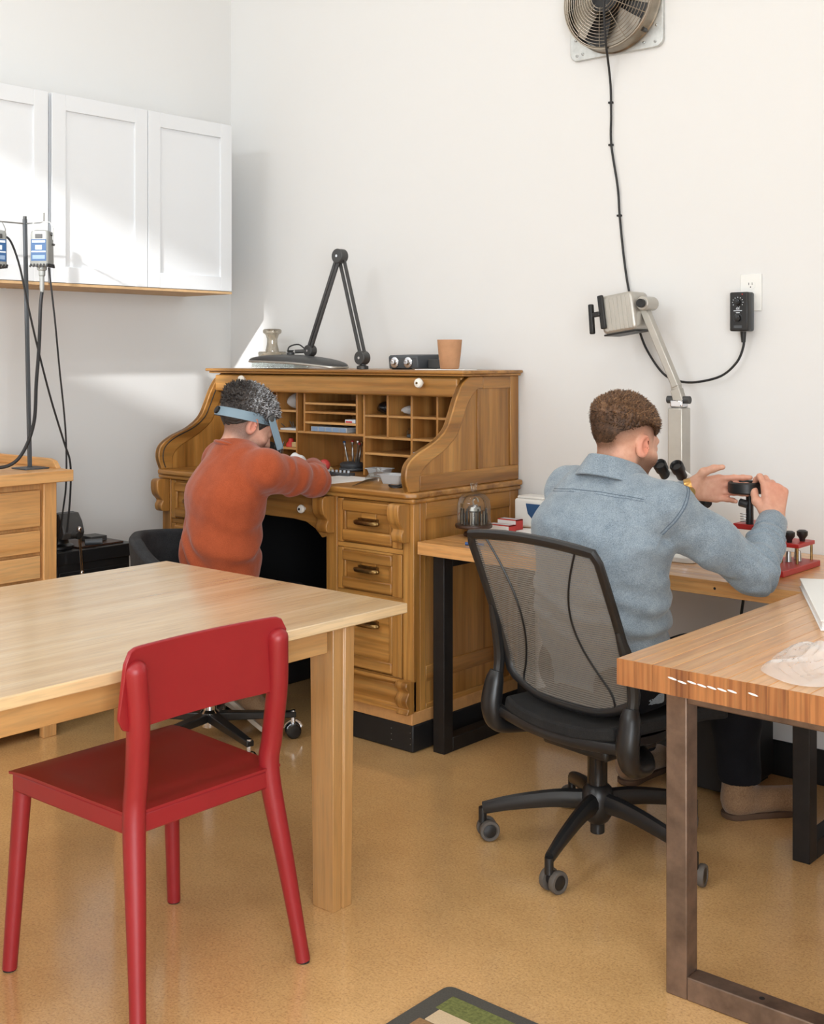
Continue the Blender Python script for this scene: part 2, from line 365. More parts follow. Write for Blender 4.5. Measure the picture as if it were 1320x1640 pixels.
# ---------------- white shaker wall cabinets on the left wall
XC = -4.123
def shaker_door(p, y0, y1, z0_, z1_):
    d = thing_part = MB(); s = .062
    d.box(XC - .018, XC, y0, y0 + s, z0_, z1_).box(XC - .018, XC, y1 - s, y1, z0_, z1_).box(XC - .018, XC, y0 + s, y1 - s, z0_, z0_ + s).box(XC - .018, XC, y0 + s, y1 - s, z1_ - s, z1_)
    o = d.build('door', 'white_lacquer', p, bevel=.0015)
    B(XC - .017, XC - .009, y0 + s - .004, y1 - s + .004, z0_ + s - .004, z1_ - s + .004).build('panel', 'white_lacquer', o)
def wall_cabinet(label, y0, y1, doors, zo=0.0):
    t = thing('wall_cabinet', label, 'cabinet', (XC, (y0 + y1) / 2, 1.655), 0, 'white wall cabinets on the left wall')
    B(XL + .001, XC - .019, y0, y1, 1.663 + zo, 2.396 + zo).build('body', 'white_lacquer', t, bevel=.001)
    B(XL + .002, XC - .001, y0 + .001, y1 - .001, 1.652 + zo, 1.662 + zo).build('underside', 'raw_ply', t)
    w = (y1 - y0) / doors
    for k in range(doors): shaker_door(t, y0 + k * w + .002, y0 + (k + 1) * w - .002, 1.664 + zo, 2.396 + zo)
    return t
wall_cabinet('white two-door shaker wall cabinet nearest the room corner', 2.645, 3.553, 2)
wall_cabinet('white shaker wall cabinet cut off by the left edge of the picture', 1.72, 2.632, 2)
def sstep1(x): x = min(1, max(0, x)); return x * x * (3 - 2 * x)
# ================================================================== ROLL-TOP DESK
X0, X1, YF, YB, ZW = -4.165, -2.765, 3.21, 3.825, .905
desk = thing('rolltop_desk', 'golden oak roll-top desk with open tambour and pigeonholes', 'desk', (-3.465, 3.5, 0))
OUT = spline([(3.183, .905), (3.166, .955), (3.178, 1.003), (3.233, 1.040), (3.325, 1.075), (3.388, 1.118), (3.420, 1.172), (3.447, 1.228), (3.480, 1.277), (3.520, 1.304)], 5)
INN = spline([(3.239, .905), (3.243, .961), (3.292, 1.003), (3.377, 1.042), (3.445, 1.090), (3.477, 1.140), (3.514, 1.208), (3.568, 1.258)], 5)
SIDE = OUT + [(YB, 1.305), (YB, ZW)]
for sgn, xo in ((1, X1), (-1, X0)):
    sp = MB().prism(SIDE, 'x', xo - sgn * .024, xo - sgn * .006).build('side_panel', 'oak_z', desk)
    e0, e1 = xo - sgn * .0065, xo
    MB().prism(OUT + [(3.602, 1.305), (3.602, 1.258)] + INN[::-1], 'x', e0 - sgn * .02, e1).build('curved_stile', 'oak_y', sp, bevel=.004)
    B(e0, e1, 3.241, YB, ZW, .962).build('bottom_rail', 'oak_y', sp, bevel=.003)
    B(e0, e1, 3.772, YB, .962, 1.305).build('rear_stile', 'oak_z', sp, bevel=.003)
    B(e0, e1, 3.603, 3.772, 1.258, 1.305).build('top_rail', 'oak_y', sp, bevel=.003)
    B(e0, e1 - sgn * .001, 3.570, 3.581, .962, 1.262).build('middle_stile', 'oak_z', sp, bevel=.002)
    # dark tambour groove running along the inside of the curve
    MB().tube([(xo - sgn * .0245, y + .022, z - .004) for y, z in OUT[1:-1]], .0035, 6).build('tambour_groove', 'ink', sp)
B(X0 + .02, X1 - .02, YB - .015, YB, ZW, 1.30).build('back_panel', 'oak_inner_x', desk)
wt = MB().box(X0 - .012, X1 + .012, 3.19, YB, .866, .884).build('worktop_moulding', 'oak_x', desk, bevel=.007, seg=3)
pts = [(X0 - .02, YB), (X0 - .02, 3.205), (X0 + .01, 3.172), (X1 - .012, 3.172), (X1 + .02, 3.205), (X1 + .02, YB)]
MB().prism(pts, 'z', .884, ZW).build('worktop', 'oak_x', desk, bevel=.006, seg=3)
B(X0 - .022, X1 + .022, 3.452, YB, 1.314, 1.326).build('top_board', 'oak_x', desk, bevel=.004)
B(X0 - .012, X1 + .012, 3.466, YB, 1.305, 1.314).build('top_moulding', 'oak_x', desk, bevel=.003)
tb = B(X0 + .022, X1 - .022, 3.472, 3.495, 1.228, 1.298).build('tambour_lip', 'oak_x', desk, bevel=.006, seg=3)
for kx in (-3.946, -2.952):
    k = MB().lathe([(.006, 0), (.007, .010), (.016, .014), (.019, .022), (.016, .030), (.006, .034)], (kx, 3.473, 1.279), 16, (0, -1, 0)).build('knob', 'porcelain', tb)
    MB().lathe([(.005, 0), (.004, .003)], (kx, 3.4395, 1.279), 10, (0, -1, 0)).build('screw', 'brass', k)
for q in range(3): B(X0 + .022, X1 - .022, 3.497 + q * .035, 3.530 + q * .035, 1.288 + .003 * q, 1.302).build('tambour_slat', 'oak_x', desk, bevel=.004)
# pigeonholes
PY0, PY1 = 3.532, YB - .015
def shelf(x0, x1, z, t=.009): B(x0, x1, PY0, PY1, z - t / 2, z + t / 2).build('pigeonhole_shelf', 'oak_inner_x', desk, bevel=.001)
def divider(x, z0_, z1_, t=.010): B(x - t / 2, x + t / 2, PY0 - .001, PY1, z0_, z1_).build('pigeonhole_divider', 'oak_inner_z', desk, bevel=.001)
shelf(-4.14, -2.79, 1.236, .012)
for x, zb in ((-4.138, .906), (-4.015, 1.059), (-3.935, .906), (-3.812, .906), (-3.690, .906), (-3.645, 1.064), (-3.346, 1.064), (-3.306, .906), (-3.181, 1.059), (-3.057, .906), (-2.930, 1.059), (-2.794, .906)): divider(x, zb, 1.236)
for z in (1.144, 1.059): shelf(-3.306, -2.79, z); 
shelf(-3.306, -3.057, .994); shelf(-3.057, -2.79, .98)
for z in (1.184, 1.148, 1.105): shelf(-3.645, -3.346, z)
shelf(-3.69, -3.306, 1.064)
for z in (1.149, 1.063): shelf(-4.138, -3.69, z)
shelf(-3.935, -3.69, .992); shelf(-4.138, -3.935, .985)
# pedestals
def drawer(x0, x1, z0_, z1_, hz):
    d = B(x0, x1, 3.213, 3.60, z0_, z1_).build('drawer', 'oak_x', desk, bevel=.002)
    B(x0 + .001, x0 + .028, 3.2045, 3.2135, z0_, z1_).build('drawer_stile', 'oak_z', d, bevel=.0015)
    B(x1 - .045, x1 - .001, 3.2045, 3.2135, z0_, z1_).build('drawer_stile', 'oak_z', d, bevel=.0015)
    B(x0 + .028, x1 - .045, 3.198, 3.2135, z1_ - .046, z1_ - .006).build('drawer_rail', 'oak_x', d, bevel=.005)
    B(x0 + .028, x1 - .045, 3.198, 3.2135, z0_ + .006, z0_ + .046).build('drawer_rail', 'oak_x', d, bevel=.005)
    B(x0 + .028, x0 + .042, 3.202, 3.2135, z0_ + .04, z1_ - .04).build('drawer_bead', 'oak_z', d, bevel=.003)
    B(x1 - .058, x1 - .045, 3.202, 3.2135, z0_ + .04, z1_ - .04).build('drawer_bead', 'oak_z', d, bevel=.003)
    cx = (x0 + x1) / 2 - .004
    h = MB().tube(spline([(cx - .052, 3.197, hz), (cx - .046, 3.188, hz), (cx - .03, 3.183, hz), (cx + .03, 3.183, hz), (cx + .046, 3.188, hz), (cx + .052, 3.197, hz)], 4), .0085, 10)
    h.ball((cx - .054, 3.195, hz), .008, 10, 6).ball((cx + .054, 3.195, hz), .008, 10, 6)
    h.box(cx - .045, cx + .045, 3.199, 3.2135, hz - .004, hz + .014); h.build('handle', 'brass', d)
    B(cx - .036, cx + .036, 3.206, 3.2135, hz + .014, hz + .034).build('label_holder', 'oak_x', d, bevel=.002)
def corbel(x0, x1, zt=.865):
    p = spline([(3.206, zt), (3.152, zt), (3.143, zt - .028), (3.150, zt - .062), (3.172, zt - .088), (3.163, zt - .108), (3.172, zt - .132), (3.206, zt - .136)], 4)
    MB().prism(p, 'x', x0, x1).build('corbel', 'oak_z', desk, bevel=.003)
MOUL = [(YF + .01, .248), (3.196, .248), (3.192, .240), (3.198, .228), (3.186, .214), (3.180, .182), (3.186, .166), (3.176, .156), (3.176, .142), (YF + .01, .142)]
for xa, xb, inner in ((-3.192, X1, -1), (X0, -3.738, 1)):
    pd = B(xa + .004, xb - .006, 3.222, YB, .10, .866).build('pedestal', 'oak_z', desk)
    B(xa, xa + .055, 3.206, 3.24, .10, .866).build('pedestal_stile', 'oak_z', pd, bevel=.002)
    B(xb - .05, xb, 3.206, 3.24, .10, .866).build('pedestal_stile', 'oak_z', pd, bevel=.002)
    for zr in (.692, .522, .241): B(xa + .055, xb - .05, 3.211, 3.24, zr - .009, zr + .009).build('pedestal_rail', 'oak_x', pd, bevel=.002)
    drawer(xa + .059, xb - .054, .703, .862, .782); drawer(xa + .059, xb - .054, .532, .682, .612); drawer(xa + .059, xb - .054, .252, .512, .418)
    MB().prism(MOUL, 'x', xa, xb).build('base_moulding', 'oak_x', pd, bevel=.002)
    MB().prism(spline([(3.206, .250), (3.170, .250), (3.164, .232), (3.178, .214), (3.164, .190), (3.168, .172), (3.178, .156), (3.168, .138), (3.206, .138)], 3), 'x', xb - .052, xb + .002).build('moulding_block', 'oak_z', pd, bevel=.003)
    B(xa + .004, xb + .001, 3.196, YB, .098, .141).build('riser_strip', 'strip_wood', desk, bevel=.002)
    kk = B(xa + .006, xb, 3.202, YB, .001, .098).build('black_plinth', 'black_base', desk, bevel=.006)
    for kx in (xb - .012, xb - .10):
        for kz in (.03, .05, .07): MB().ball((kx, 3.2015, kz), .0016, 6, 4).build('nail', 'steel', kk)
for x0_, x1_ in ((-3.205, -3.150), (-2.836, -2.783), (-4.165, -4.118), (-3.782, -3.727)): corbel(x0_, x1_)
ap = [(-3.742, .866), (-3.742, .715), (-3.715, .705), (-3.68, .735), (-3.63, .757), (-3.56, .763), (-3.37, .763), (-3.30, .757), (-3.25, .735), (-3.215, .705), (-3.188, .715), (-3.188, .866)]
cd = MB().prism(ap, 'y', 3.206, 3.24).build('centre_drawer', 'oak_x', desk, bevel=.003)
for kx in (-3.622, -3.308):
    k = MB().lathe([(.007, 0), (.008, .008), (.015, .012), (.0165, .019), (.013, .026), (.005, .028)], (kx, 3.206, .806), 16, (0, -1, 0)).build('knob', 'porcelain', cd)
    MB().lathe([(.005, 0), (.004, .003)], (kx, 3.1785, .806), 10, (0, -1, 0)).build('screw', 'ink', k)
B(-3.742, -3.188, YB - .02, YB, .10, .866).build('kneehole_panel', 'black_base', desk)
for xk in (-3.7375, -3.1955): B(xk, xk + .003, 3.26, YB - .02, .10, .862).build('kneehole_shade_sheet', 'black_base', desk)  # black sheets added to darken the kneehole, standing in for its shade
B(-3.734, -3.196, 3.26, YB - .02, .858, .862).build('kneehole_shade_sheet', 'black_base', desk)
# right and left outer sides of the pedestals
for sgn, xo in ((1, X1), (-1, X0)):
    a, b_ = xo - sgn * .012, xo
    for nm, y0, y1, z0_, z1_, mt in (('side_stile', 3.24, 3.272, .10, .866, 'oak_z'), ('side_stile', 3.77, YB, .10, .866, 'oak_z'), ('side_rail', 3.272, 3.77, .805, .866, 'oak_y'),
                                     ('side_rail', 3.272, 3.77, .235, .292, 'oak_y'), ('side_rail', 3.272, 3.77, .139, .160, 'oak_y')):
        B(a, b_, y0, y1, z0_, z1_).build(nm, mt, desk, bevel=.003)
    pass

# ================================================================== LIGHT WOODEN TABLE
tx0, tx1, ty0, ty1, tz = -3.075, -2.075, .50, 2.382, .74
t = thing('dining_table', 'pale wooden rectangular table that the red chair is tucked under', 'table', (-2.575, 1.44, 0))
B(tx0, tx1, ty0, ty1, tz - .026, tz).build('tabletop', 'beech_y', t, bevel=.003)
for x in (tx0 + .055, tx1 - .075): B(x, x + .022, ty0 + .24, ty1 - .24, tz - .094, tz - .027).build('apron', 'leg_wood_y', t, bevel=.002)
for y in (ty0 + .17, ty1 - .192): B(tx0 + .13, tx1 - .13, y, y + .022, tz - .094, tz - .027).build('apron', 'leg_wood_x', t, bevel=.002)
for x0_ in (tx0 + .042, tx1 - .125):
    for y0 in (ty0 + .155, ty1 - .232):
        cx, cy = x0_ + .0415, y0 + .0385
        pl = [(-.0415, -.0385), (.0415, -.0385), (.0415, -.006), (.036, -.003), (.036, .003), (.0415, .006), (.0415, .0385), (-.0415, .0385)]
        lg = MB().rings([[(cx + px * s_, cy + py * s_, z) for px, py in pl] for z, s_ in ((0, .86), (tz - .03, 1.0))]); lg.build('leg', 'leg_wood_z', t, bevel=.002)

# ================================================================== RED CHAIR
c = thing('red_chair', 'red moulded plastic chair pulled up to the pale wooden table', 'chair', (-2.235, 1.70, 0))
ch = lambda x, y, z: (x, y, z)
seat = MB()
def seat_fn(u, v):
    # u: front (-x) to rear (+x), v: across y
    x = -2.484 + u * .438; w = .2285 - .022 * u; cy = 1.712 - .012 * u
    y = cy + (2 * v - 1) * w
    d = -.012 * (1 - (2 * v - 1) ** 4) * (1 - max(0, .25 - u) * 2) * (1 - (2 * u - 1) ** 6) - .005 * max(0, .18 - u) ** 2 / .03
    e_ = max(abs(2 * v - 1), abs(2 * u - 1)); return (x, y, .4535 + d - .006 * max(0, e_ - .93) / .07)
seat.sheet(seat_fn, 16, 16, .006); seat.build('seat', 'red_plastic', c, ang=60)
sk = MB()
for (xa, ya), (xb, yb) in (((-2.474, 1.49), (-2.474, 1.932)), ((-2.474, 1.492), (-2.058, 1.504)), ((-2.474, 1.930), (-2.058, 1.898)), ((-2.056, 1.502), (-2.056, 1.900))):
    hh = .042; sk.bar((xa, ya, .4445 - hh / 2), (xb, yb, .4445 - hh / 2), .014, hh)
sk.build('seat_skirt', 'red_plastic', c, bevel=.005)
for (bx, by, bz), (mx_, my_, mz), tp in (((-2.478, 1.482, 0), (-2.462, 1.508, .44), None), ((-2.472, 1.938, 0), (-2.458, 1.914, .44), None),
                                     ((-1.998, 1.478, 0), (-2.058, 1.512, .44), (-1.990, 1.464, .758)), ((-2.006, 1.940, 0), (-2.060, 1.886, .44), (-1.990, 1.846, .758))):
    if tp is None: P = [(bx, by, bz + .004), (mx_, my_, mz)]; R_ = [.0165, .021]
    else: P = spline([(bx, by, bz + .004), ((bx + mx_) / 2, (by + my_) / 2, .22), (mx_, my_, .43), (mx_ + .012, my_ - .003, .52), ((mx_ + tp[0]) / 2 + .012, (my_ + tp[1]) / 2, .64), tp], 6); n_ = len(P); R_ = [.0165 + .0075 * sstep1(i / (n_ - 1) * 2.4) for i in range(n_)]; u_ = (Vector(P[-1]) - Vector(P[-2])).normalized(); P = P + [tuple(Vector(P[-1]) + u_ * k_) for k_ in (.008, .014, .018, .0195)]; R_ = R_ + [.0225, .018, .011, .004]
    lg = MB().tube(P, R_, 14); lg.build('leg', 'red_plastic', c)
    MB().cyl((bx, by, .0005), (bx, by, .006), .0150, .0155, 12).build('foot_cap', 'black_rubber', c)
bk = MB()
def back_fn(u, v):
    y = 1.438 + u * .432; lean = v
    x = -2.012 + .024 * lean - .018 * (1 - (2 * u - 1) ** 2)
    z = .632 + v * .172
    cu = abs(2 * u - 1); r = .16
    # rounded corners
    if cu > 1 - r:
        k = (cu - (1 - r)) / r; dz = (1 - math.sqrt(max(0, 1 - k * k))) * .030; z = .718 + (z - .718) * (1 - dz / .086)
    return (x, y, z)
bk.sheet(back_fn, 32, 10, .009); bk.build('backrest', 'red_plastic', c, ang=60, bevel=.002)

# ================================================================== BUTCHER BLOCK BENCHES
BZ = .74
t = thing('wall_bench', 'butcher block workbench along the back wall with black steel frame', 'workbench', (-1.5, 3.5, 0))
n = 14; y0, y1 = 3.19, YW - .002; w = (y1 - y0) / n
for k in range(n):
    B(-2.735 + (.002 if k else 0), .35, y0 + k * w, y0 + (k + 1) * w - .0006, BZ - .044, BZ).build('stave', 'fir_x', t, bevel=.0010, seg=1)
for hx in (-2.47, -1.90, -1.62, -1.36): MB().lathe([(.004, 0), (.004, .0008)], (hx, 3.1901, BZ - .022), 10, (0, -1, 0)).build('plug_hole', 'ink', t)
def steel_frame(root, x, ya, yb, mat, s=.05, top=BZ - .045):
    B(x - s / 2, x + s / 2, ya, ya + s, .0, top).build('leg', mat, root, bevel=.003)
    B(x - s / 2, x + s / 2, yb - s, yb, .0, top).build('leg', mat, root, bevel=.003)
    B(x - s / 2, x + s / 2, ya + s, yb - s, .0, s).build('floor_rail', mat, root, bevel=.003)
    B(x - s / 2, x + s / 2, ya + s, yb - s, top - s, top).build('top_rail', mat, root, bevel=.003)
steel_frame(t, -2.70, 3.262, YW - .02, 'steel_dark'); steel_frame(t, -1.372, 3.205, YW - .02, 'steel_dark')
steel_frame(t, .2, 3.262, YW - .02, 'steel_dark')
t = thing('corner_bench', 'butcher block workbench in the right foreground on brown steel legs', 'workbench', (-.95, 2.7, 0))
bx0, bx1, by0, by1 = -1.362, -.52, 2.238, 3.188; n = 20; w = (bx1 - bx0) / n
for k in range(n):
    jit = random.uniform(0, .002)
    s_ = B(bx0 + k * w, bx0 + (k + 1) * w - .0006, by0 + jit, by1, BZ - .055, BZ).build('stave', 'fir_y', t, bevel=.0010, seg=1)
    B(bx0 + k * w, bx0 + (k + 1) * w - .0004, by0 + jit - .0012, by0 + jit - .0001, BZ - .055, BZ).build('end_grain', 'end_grain', s_)
for k in (0, 1, 2, 3, 4, 5, 6, 8): MB().ball((-1.23 + k * .022, by0 - .0022, BZ - .022 + random.uniform(-.002, .002)), (.011, .0012, .0022), 8, 4, (0, .15, 0)).build('glue_bead', 'white_plastic', t)
lg0 = bx0 + .048
for yy in (2.360, 3.115):
    if yy < 3: B(lg0, lg0 + .05, yy, yy + .05, 0, BZ - .056).build('leg', 'steel_brown', t, bevel=.003)
    B(bx1 - .10, bx1 - .05, yy, yy + .05, 0, BZ - .056).build('leg', 'steel_brown', t, bevel=.003)
    if yy > 3: continue
    r_ = B(lg0 + .05, bx1 - .10, yy, yy + .05, 0, .05).build('floor_rail', 'steel_brown', t, bevel=.003)
    B(lg0 + .05, bx1 - .10, yy, yy + .05, BZ - .106, BZ - .056).build('top_rail', 'steel_brown', t, bevel=.003)
    MB().lathe([(.006, 0), (.006, .0006)], (lg0 + .21, yy + .024, .0502), 10).build('bolt_hole', 'ink', r_)

# ================================================================== JEWELLER'S BENCH AT LEFT
LZ = .965
t = thing('drawer_bench', 'maple workbench with drawers at left edge carrying the hanging motors', 'workbench', (-4.15, 2.1, 0))
B(-4.44, -3.85, 1.30, 2.562, LZ - .042, LZ).build('bench_top', 'maple_y', t, bevel=.003)
cb = MB().prism([(-4.44, LZ), (-4.44, LZ + .034), (-3.99, LZ + .034), (-3.955, LZ + .026), (-3.93, LZ + .0)], 'y', 2.543, 2.562); cb.build('end_curb', 'maple_x', t, bevel=.002)
B(-4.44, -4.42, 1.30, 2.543, LZ, LZ + .034).build('back_curb', 'maple_y', t, bevel=.002)
B(-4.43, -3.91, 1.36, 2.508, .04, LZ - .043).build('carcass', 'maple_z', t)
B(-3.912, -3.882, 2.458, 2.512, .0, LZ - .043).build('corner_post', 'maple_z', t, bevel=.003)
B(-3.912, -3.882, 1.35, 1.40, .0, LZ - .043).build('corner_post', 'maple_z', t, bevel=.003)
B(-4.43, -4.40, 2.46, 2.512, .0, .06).build('corner_post', 'maple_z', t); B(-4.43, -4.40, 1.35, 1.40, .0, .06).build('corner_post', 'maple_z', t)
for z0_, z1_ in ((.765, .898), (.672, .752), (.578, .660), (.484, .566), (.30, .472), (.08, .288)):
    d = B(-3.912, -3.888, 1.95, 2.449, z0_, z1_).build('drawer', 'maple_y', t, bevel=.003)
    d2 = B(-3.912, -3.888, 1.415, 1.935, z0_, z1_).build('drawer', 'maple_y', t, bevel=.003)

# ================================================================== BLACK STAND WITH VICE
SZ = .640
t = thing('tool_stand', 'low black metal tool stand beside the maple bench carrying the vice', 'stand', (-4.2, 2.76, 0))
B(-4.44, -4.0, 2.585, 2.945, SZ - .05, SZ).build('stand_top', 'black_satin', t, bevel=.003)
B(-4.43, -4.012, 2.595, 2.925, .04, SZ - .051).build('stand_body', 'black_base', t, bevel=.003)
for k in range(3): B(-4.012, -4.008, 2.605, 2.915, .08 + k * .165, .08 + k * .165 + .15).build('stand_drawer', 'black_satin', t, bevel=.002)
for x in (-4.42, -4.04):
    for y in (2.61, 2.89): B(x, x + .03, y, y + .03, 0, .04).build('foot', 'black_base', t)
t = thing('bench_vice', 'dark cast bench vice with hanging steel handle on the black stand', 'vice', (-4.10, 2.66, SZ))
vy = 2.655
MB().lathe([(.062, 0), (.062, .012), (.045, .02), (.04, .04)], (-4.10, vy, SZ + .0005), 20).build('swivel_base', 'black_satin', t, bevel=.002)
bd = MB().prism(spline([(-4.19, .03), (-4.20, .08), (-4.17, .118), (-4.12, .128), (-4.075, .124), (-4.07, .075), (-4.06, .04), (-4.10, .028), (-4.19, .03)], 3)[:-1], 'y', vy - .032, vy + .032)
bd.v = [(x, y, z + SZ) for x, y, z in bd.v]; bd.build('body', 'black_satin', t, bevel=.008)
B(-4.072, -4.055, vy - .048, vy + .048, SZ + .082, SZ + .142).build('fixed_jaw', 'tool_grey', t, bevel=.003)
mj = MB().prism([(-4.049, .142), (-4.049, .05), (-4.0, .045), (-3.985, .07), (-4.0, .11), (-4.025, .142)], 'y', vy - .046, vy + .046); mj.v = [(x, y, z + SZ) for x, y, z in mj.v]; mj.build('moving_jaw', 'charcoal_lamp', t, bevel=.004)
MB().cyl((-4.0, vy, SZ + .062), (-3.955, vy, SZ + .062), .013, n=14).build('spindle', 'steel', t)
h = MB().cyl((-3.962, vy + .005, SZ + .085), (-3.955, vy + .012, SZ - .075), .0055, n=10).ball((-3.962, vy + .005, SZ + .087), .010, 10, 6).ball((-3.955, vy + .012, SZ - .077), .009, 10, 6); h.build('handle', 'chrome', t)
o = MB().cyl((-4.05, 2.745, SZ + .019), (-4.015, 2.80, SZ + .019), .0115, n=14).build('steel_tube', 'tool_grey'); tag(o, 'short grey metal tube lying on the black stand beside the vice', 'tube')
o = B(-4.20, -4.03, 2.70, 2.91, SZ + .0005, SZ + .007).build('leather_mat', 'dark_wood', bevel=.001); tag(o, 'thin dark brown mat on the black tool stand', 'mat')
o = B(-4.17, -4.09, 2.80, 2.875, SZ + .0075, SZ + .028).build('steel_block', 'charcoal_lamp', bevel=.002); tag(o, 'square dark steel bench block on the brown mat', 'block')

# ================================================================== MESH OFFICE CHAIR
OC = (-1.84, 2.92, 0); OYAW = math.radians(-9.9)
oc = thing('office_chair', 'black mesh office chair on five casters under the man in blue', 'chair', OC, OYAW)
L = dict(parent=oc, local=True)
for k in range(5):
    a = math.radians(280 + 72 * k) - OYAW; dx, dy = math.cos(a), math.sin(a)
    arm = MB().tube(spline([(dx * .03, dy * .03, .138), (dx * .12, dy * .12, .134), (dx * .24, dy * .24, .112), (dx * .322, dy * .322, .090)], 4), [.030, .029, .028, .027, .026, .025, .024, .023, .022, .021, .02, .019, .018], 10, flat=.72, up=(0, 0, 1)); ao = arm.build('base_arm', 'black_satin', **L)
    cx, cy = dx * .325, dy * .325
    st = MB().cyl((cx, cy, .092), (cx, cy, .05), .012, n=12)
    so = st.build('caster_stem', 'black_plastic', ao, local=True)
    b_ = a + [1.2, .35, .9, -.6, 2.0][k]; ux, uy = math.cos(b_), math.sin(b_); ox, oy = cx - uy * .016, cy + ux * .016
    for sg in (-1, 1):
        p0 = Vector((ox + ux * sg * .010, oy + uy * sg * .010, .0295)); p1 = Vector((ox + ux * sg * .026, oy + uy * sg * .026, .0295))
        ax = (p1 - p0).normalized(); wl = MB().lathe([(.020, -.001), (.0285, .0), (.0292, .004), (.0292, .012), (.0275, .016), (.021, .0165), (.019, .0135), (.006, .0135)], p0, 22, ax); wo = wl.build('wheel_tyre', 'grey_tyre', so, local=True)
        MB().lathe([(.0185, .0), (.0185, .0145), (.012, .0155), (.004, .017)], p0, 18, ax).build('wheel_hub', 'black_plastic', wo, local=True)
    MB().cyl((ox - ux * .012, oy - uy * .012, .034), (ox + ux * .012, oy + uy * .012, .034), .019, n=14).build('caster_hood', 'black_plastic', so, local=True)
MB().lathe([(.020, .075), (.032, .085), (.044, .105), (.046, .15), (.040, .175), (.030, .185)], (0, 0, 0), 20).build('base_hub', 'black_satin', **L)
MB().lathe([(.018, .048), (.020, .05), (.020, .078)], (0, 0, 0), 16).build('cylinder_foot', 'black_plastic', **L)
MB().lathe([(.028, .185), (.028, .285), (.035, .295), (.035, .32)], (0, 0, 0), 18).build('gas_column', 'black_gloss', **L)
def seat_pan(u, v):
    a = 2 * u - 1; y = -.165 + v * .46; w = .225 * (1 - .10 * (1 - v)) ; k = abs(a)
    return (a * w, y + .03 * (1 - a * a) * (-(1 - v)), .372 + .018 * k ** 3 - .03 * max(0, v - .8) * 5 * .3 + .010 * (1 - v))
MB().sheet(seat_pan, 20, 16, .035).build('seat_cushion', 'chair_seat', ang=80, bevel=.008, **L)
und = MB().sheet(lambda u, v: ((2 * u - 1) * .19 * (1 - .25 * (2 * v - 1) ** 2), -.14 + v * .34, .352 - .05 * (1 - (2 * u - 1) ** 2) * (1 - (2 * v - 1) ** 2) ** .5), 14, 12, .02); und.build('seat_shell', 'black_plastic', ang=80, **L)
MB().tube([(x * .24, -.182 + .03 * x * x, .356 + .012 * x * x) for x in np.linspace(-1, 1, 15)], .017, 10, flat=.8).build('seat_rear_edge', 'black_satin', **L)
# back: frame, mesh, seams
def back_pt(s, v):
    """s -1..1 across, v 0 bottom .. 1 top"""
    hw = .236 - .052 * max(0, 1 - v / .16) ** 2
    y = -.112 - .155 * max(0, (v - .15) / .85) ** 1.12 - .030 * (1 - s * s) * (.35 + .65 * math.sin(PI * min(1, v)))
    z = .425 + .455 * v + .016 * (1 - s * s) * v ** 4 + .030 * abs(s) ** 4 * max(0, 1 - v / .2) ** 2
    return (s * hw, y, z)
MB().sheet(lambda u, v: back_pt((2 * u - 1) * .985, .01 + .98 * v), 24, 30).build('back_mesh', 'chair_mesh', ang=180, **L)
fr = [back_pt(s, 0) for s in np.linspace(-.86, .86, 9)] + [back_pt(1, v) for v in np.linspace(.05, .95, 16)] + [back_pt(s, 1) for s in np.linspace(.96, -.96, 13)] + [back_pt(-1, v) for v in np.linspace(.95, .05, 16)]
MB().tube(fr, [.0125] * 9 + [.0145] * 16 + [.016] * 13 + [.0145] * 16, 10, closed=True, flat=.8).build('back_frame', 'black_satin', **L)
for sg in (-1, 1):
    MB().tube([tuple(np.array(back_pt(sg * (.93 - .52 * math.sin(PI * (.10 + .72 * v)) ** 1.3), .03 + .94 * v)) + np.array((0, -.002, 0))) for v in np.linspace(0, 1, 22)], .0030, 6).build('mesh_seam', 'black_plastic', **L)
    # upright, socket and curved seat bracket
    MB().tube(spline([tuple(np.array(back_pt(sg, .55)) + (0, -.004, 0)), tuple(np.array(back_pt(sg * 1.03, .38)) + (0, -.010, 0)), (sg * .250, -.140, .515), (sg * .250, -.150, .440)], 5), [.010, .012, .014, .016, .017, .017, .017, .017, .017, .017, .017, .016, .016, .016, .016, .016], 10).build('upright', 'black_satin', **L)
    MB().tube(spline([(sg * .251, -.150, .475), (sg * .254, -.160, .43), (sg * .254, -.168, .37), (sg * .250, -.145, .322), (sg * .232, -.07, .306), (sg * .17, .0, .306), (sg * .10, .03, .310)], 5), [.021, .024, .027, .029, .030, .031, .032, .033, .033, .033, .033, .032, .031, .030, .029, .028, .027, .026, .025, .024, .023, .022, .022, .021, .021, .020, .02, .02, .02, .02, .02], 12, flat=.85).build('seat_bracket', 'black_satin', ang=60, **L)
MB().box(-.12, .12, -.10, .12, .290, .330).build('mechanism', 'black_plastic', bevel=.012, **L)

# ================================================================== UPHOLSTERED SWIVEL CHAIR
UC = (-3.37, 2.80, 0); UYAW = math.radians(-18)
uc = thing('swivel_chair', 'charcoal felt swivel chair with curved back under the man in orange', 'chair', UC, UYAW)
L = dict(parent=uc, local=True)
def tub(u, v):
    th = math.radians(-93 - 172 * u + 52)             # sweeps from the right rear round the left side
    f = abs(2 * u - 1); r = .228 + .03 * v
    top = .755 - .03 * f - .09 * max(0, (.30 - u)) / .30
    return (r * math.cos(th) * 1.02, r * math.sin(th), .40 + (top - .40) * v)
MB().sheet(tub, 40, 12, .045).build('backrest', 'felt_grey', ang=70, bevel=.014, seg=3, **L)
MB().lathe([(.05, .375), (.22, .38), (.25, .40), (.255, .43), (.235, .452), (.05, .458)], (0, 0, 0), 28).build('seat', 'felt_grey', **L)
MB().lathe([(.03, .07), (.035, .12), (.025, .13), (.025, .376)], (0, 0, 0), 16).build('column', 'chrome', **L)
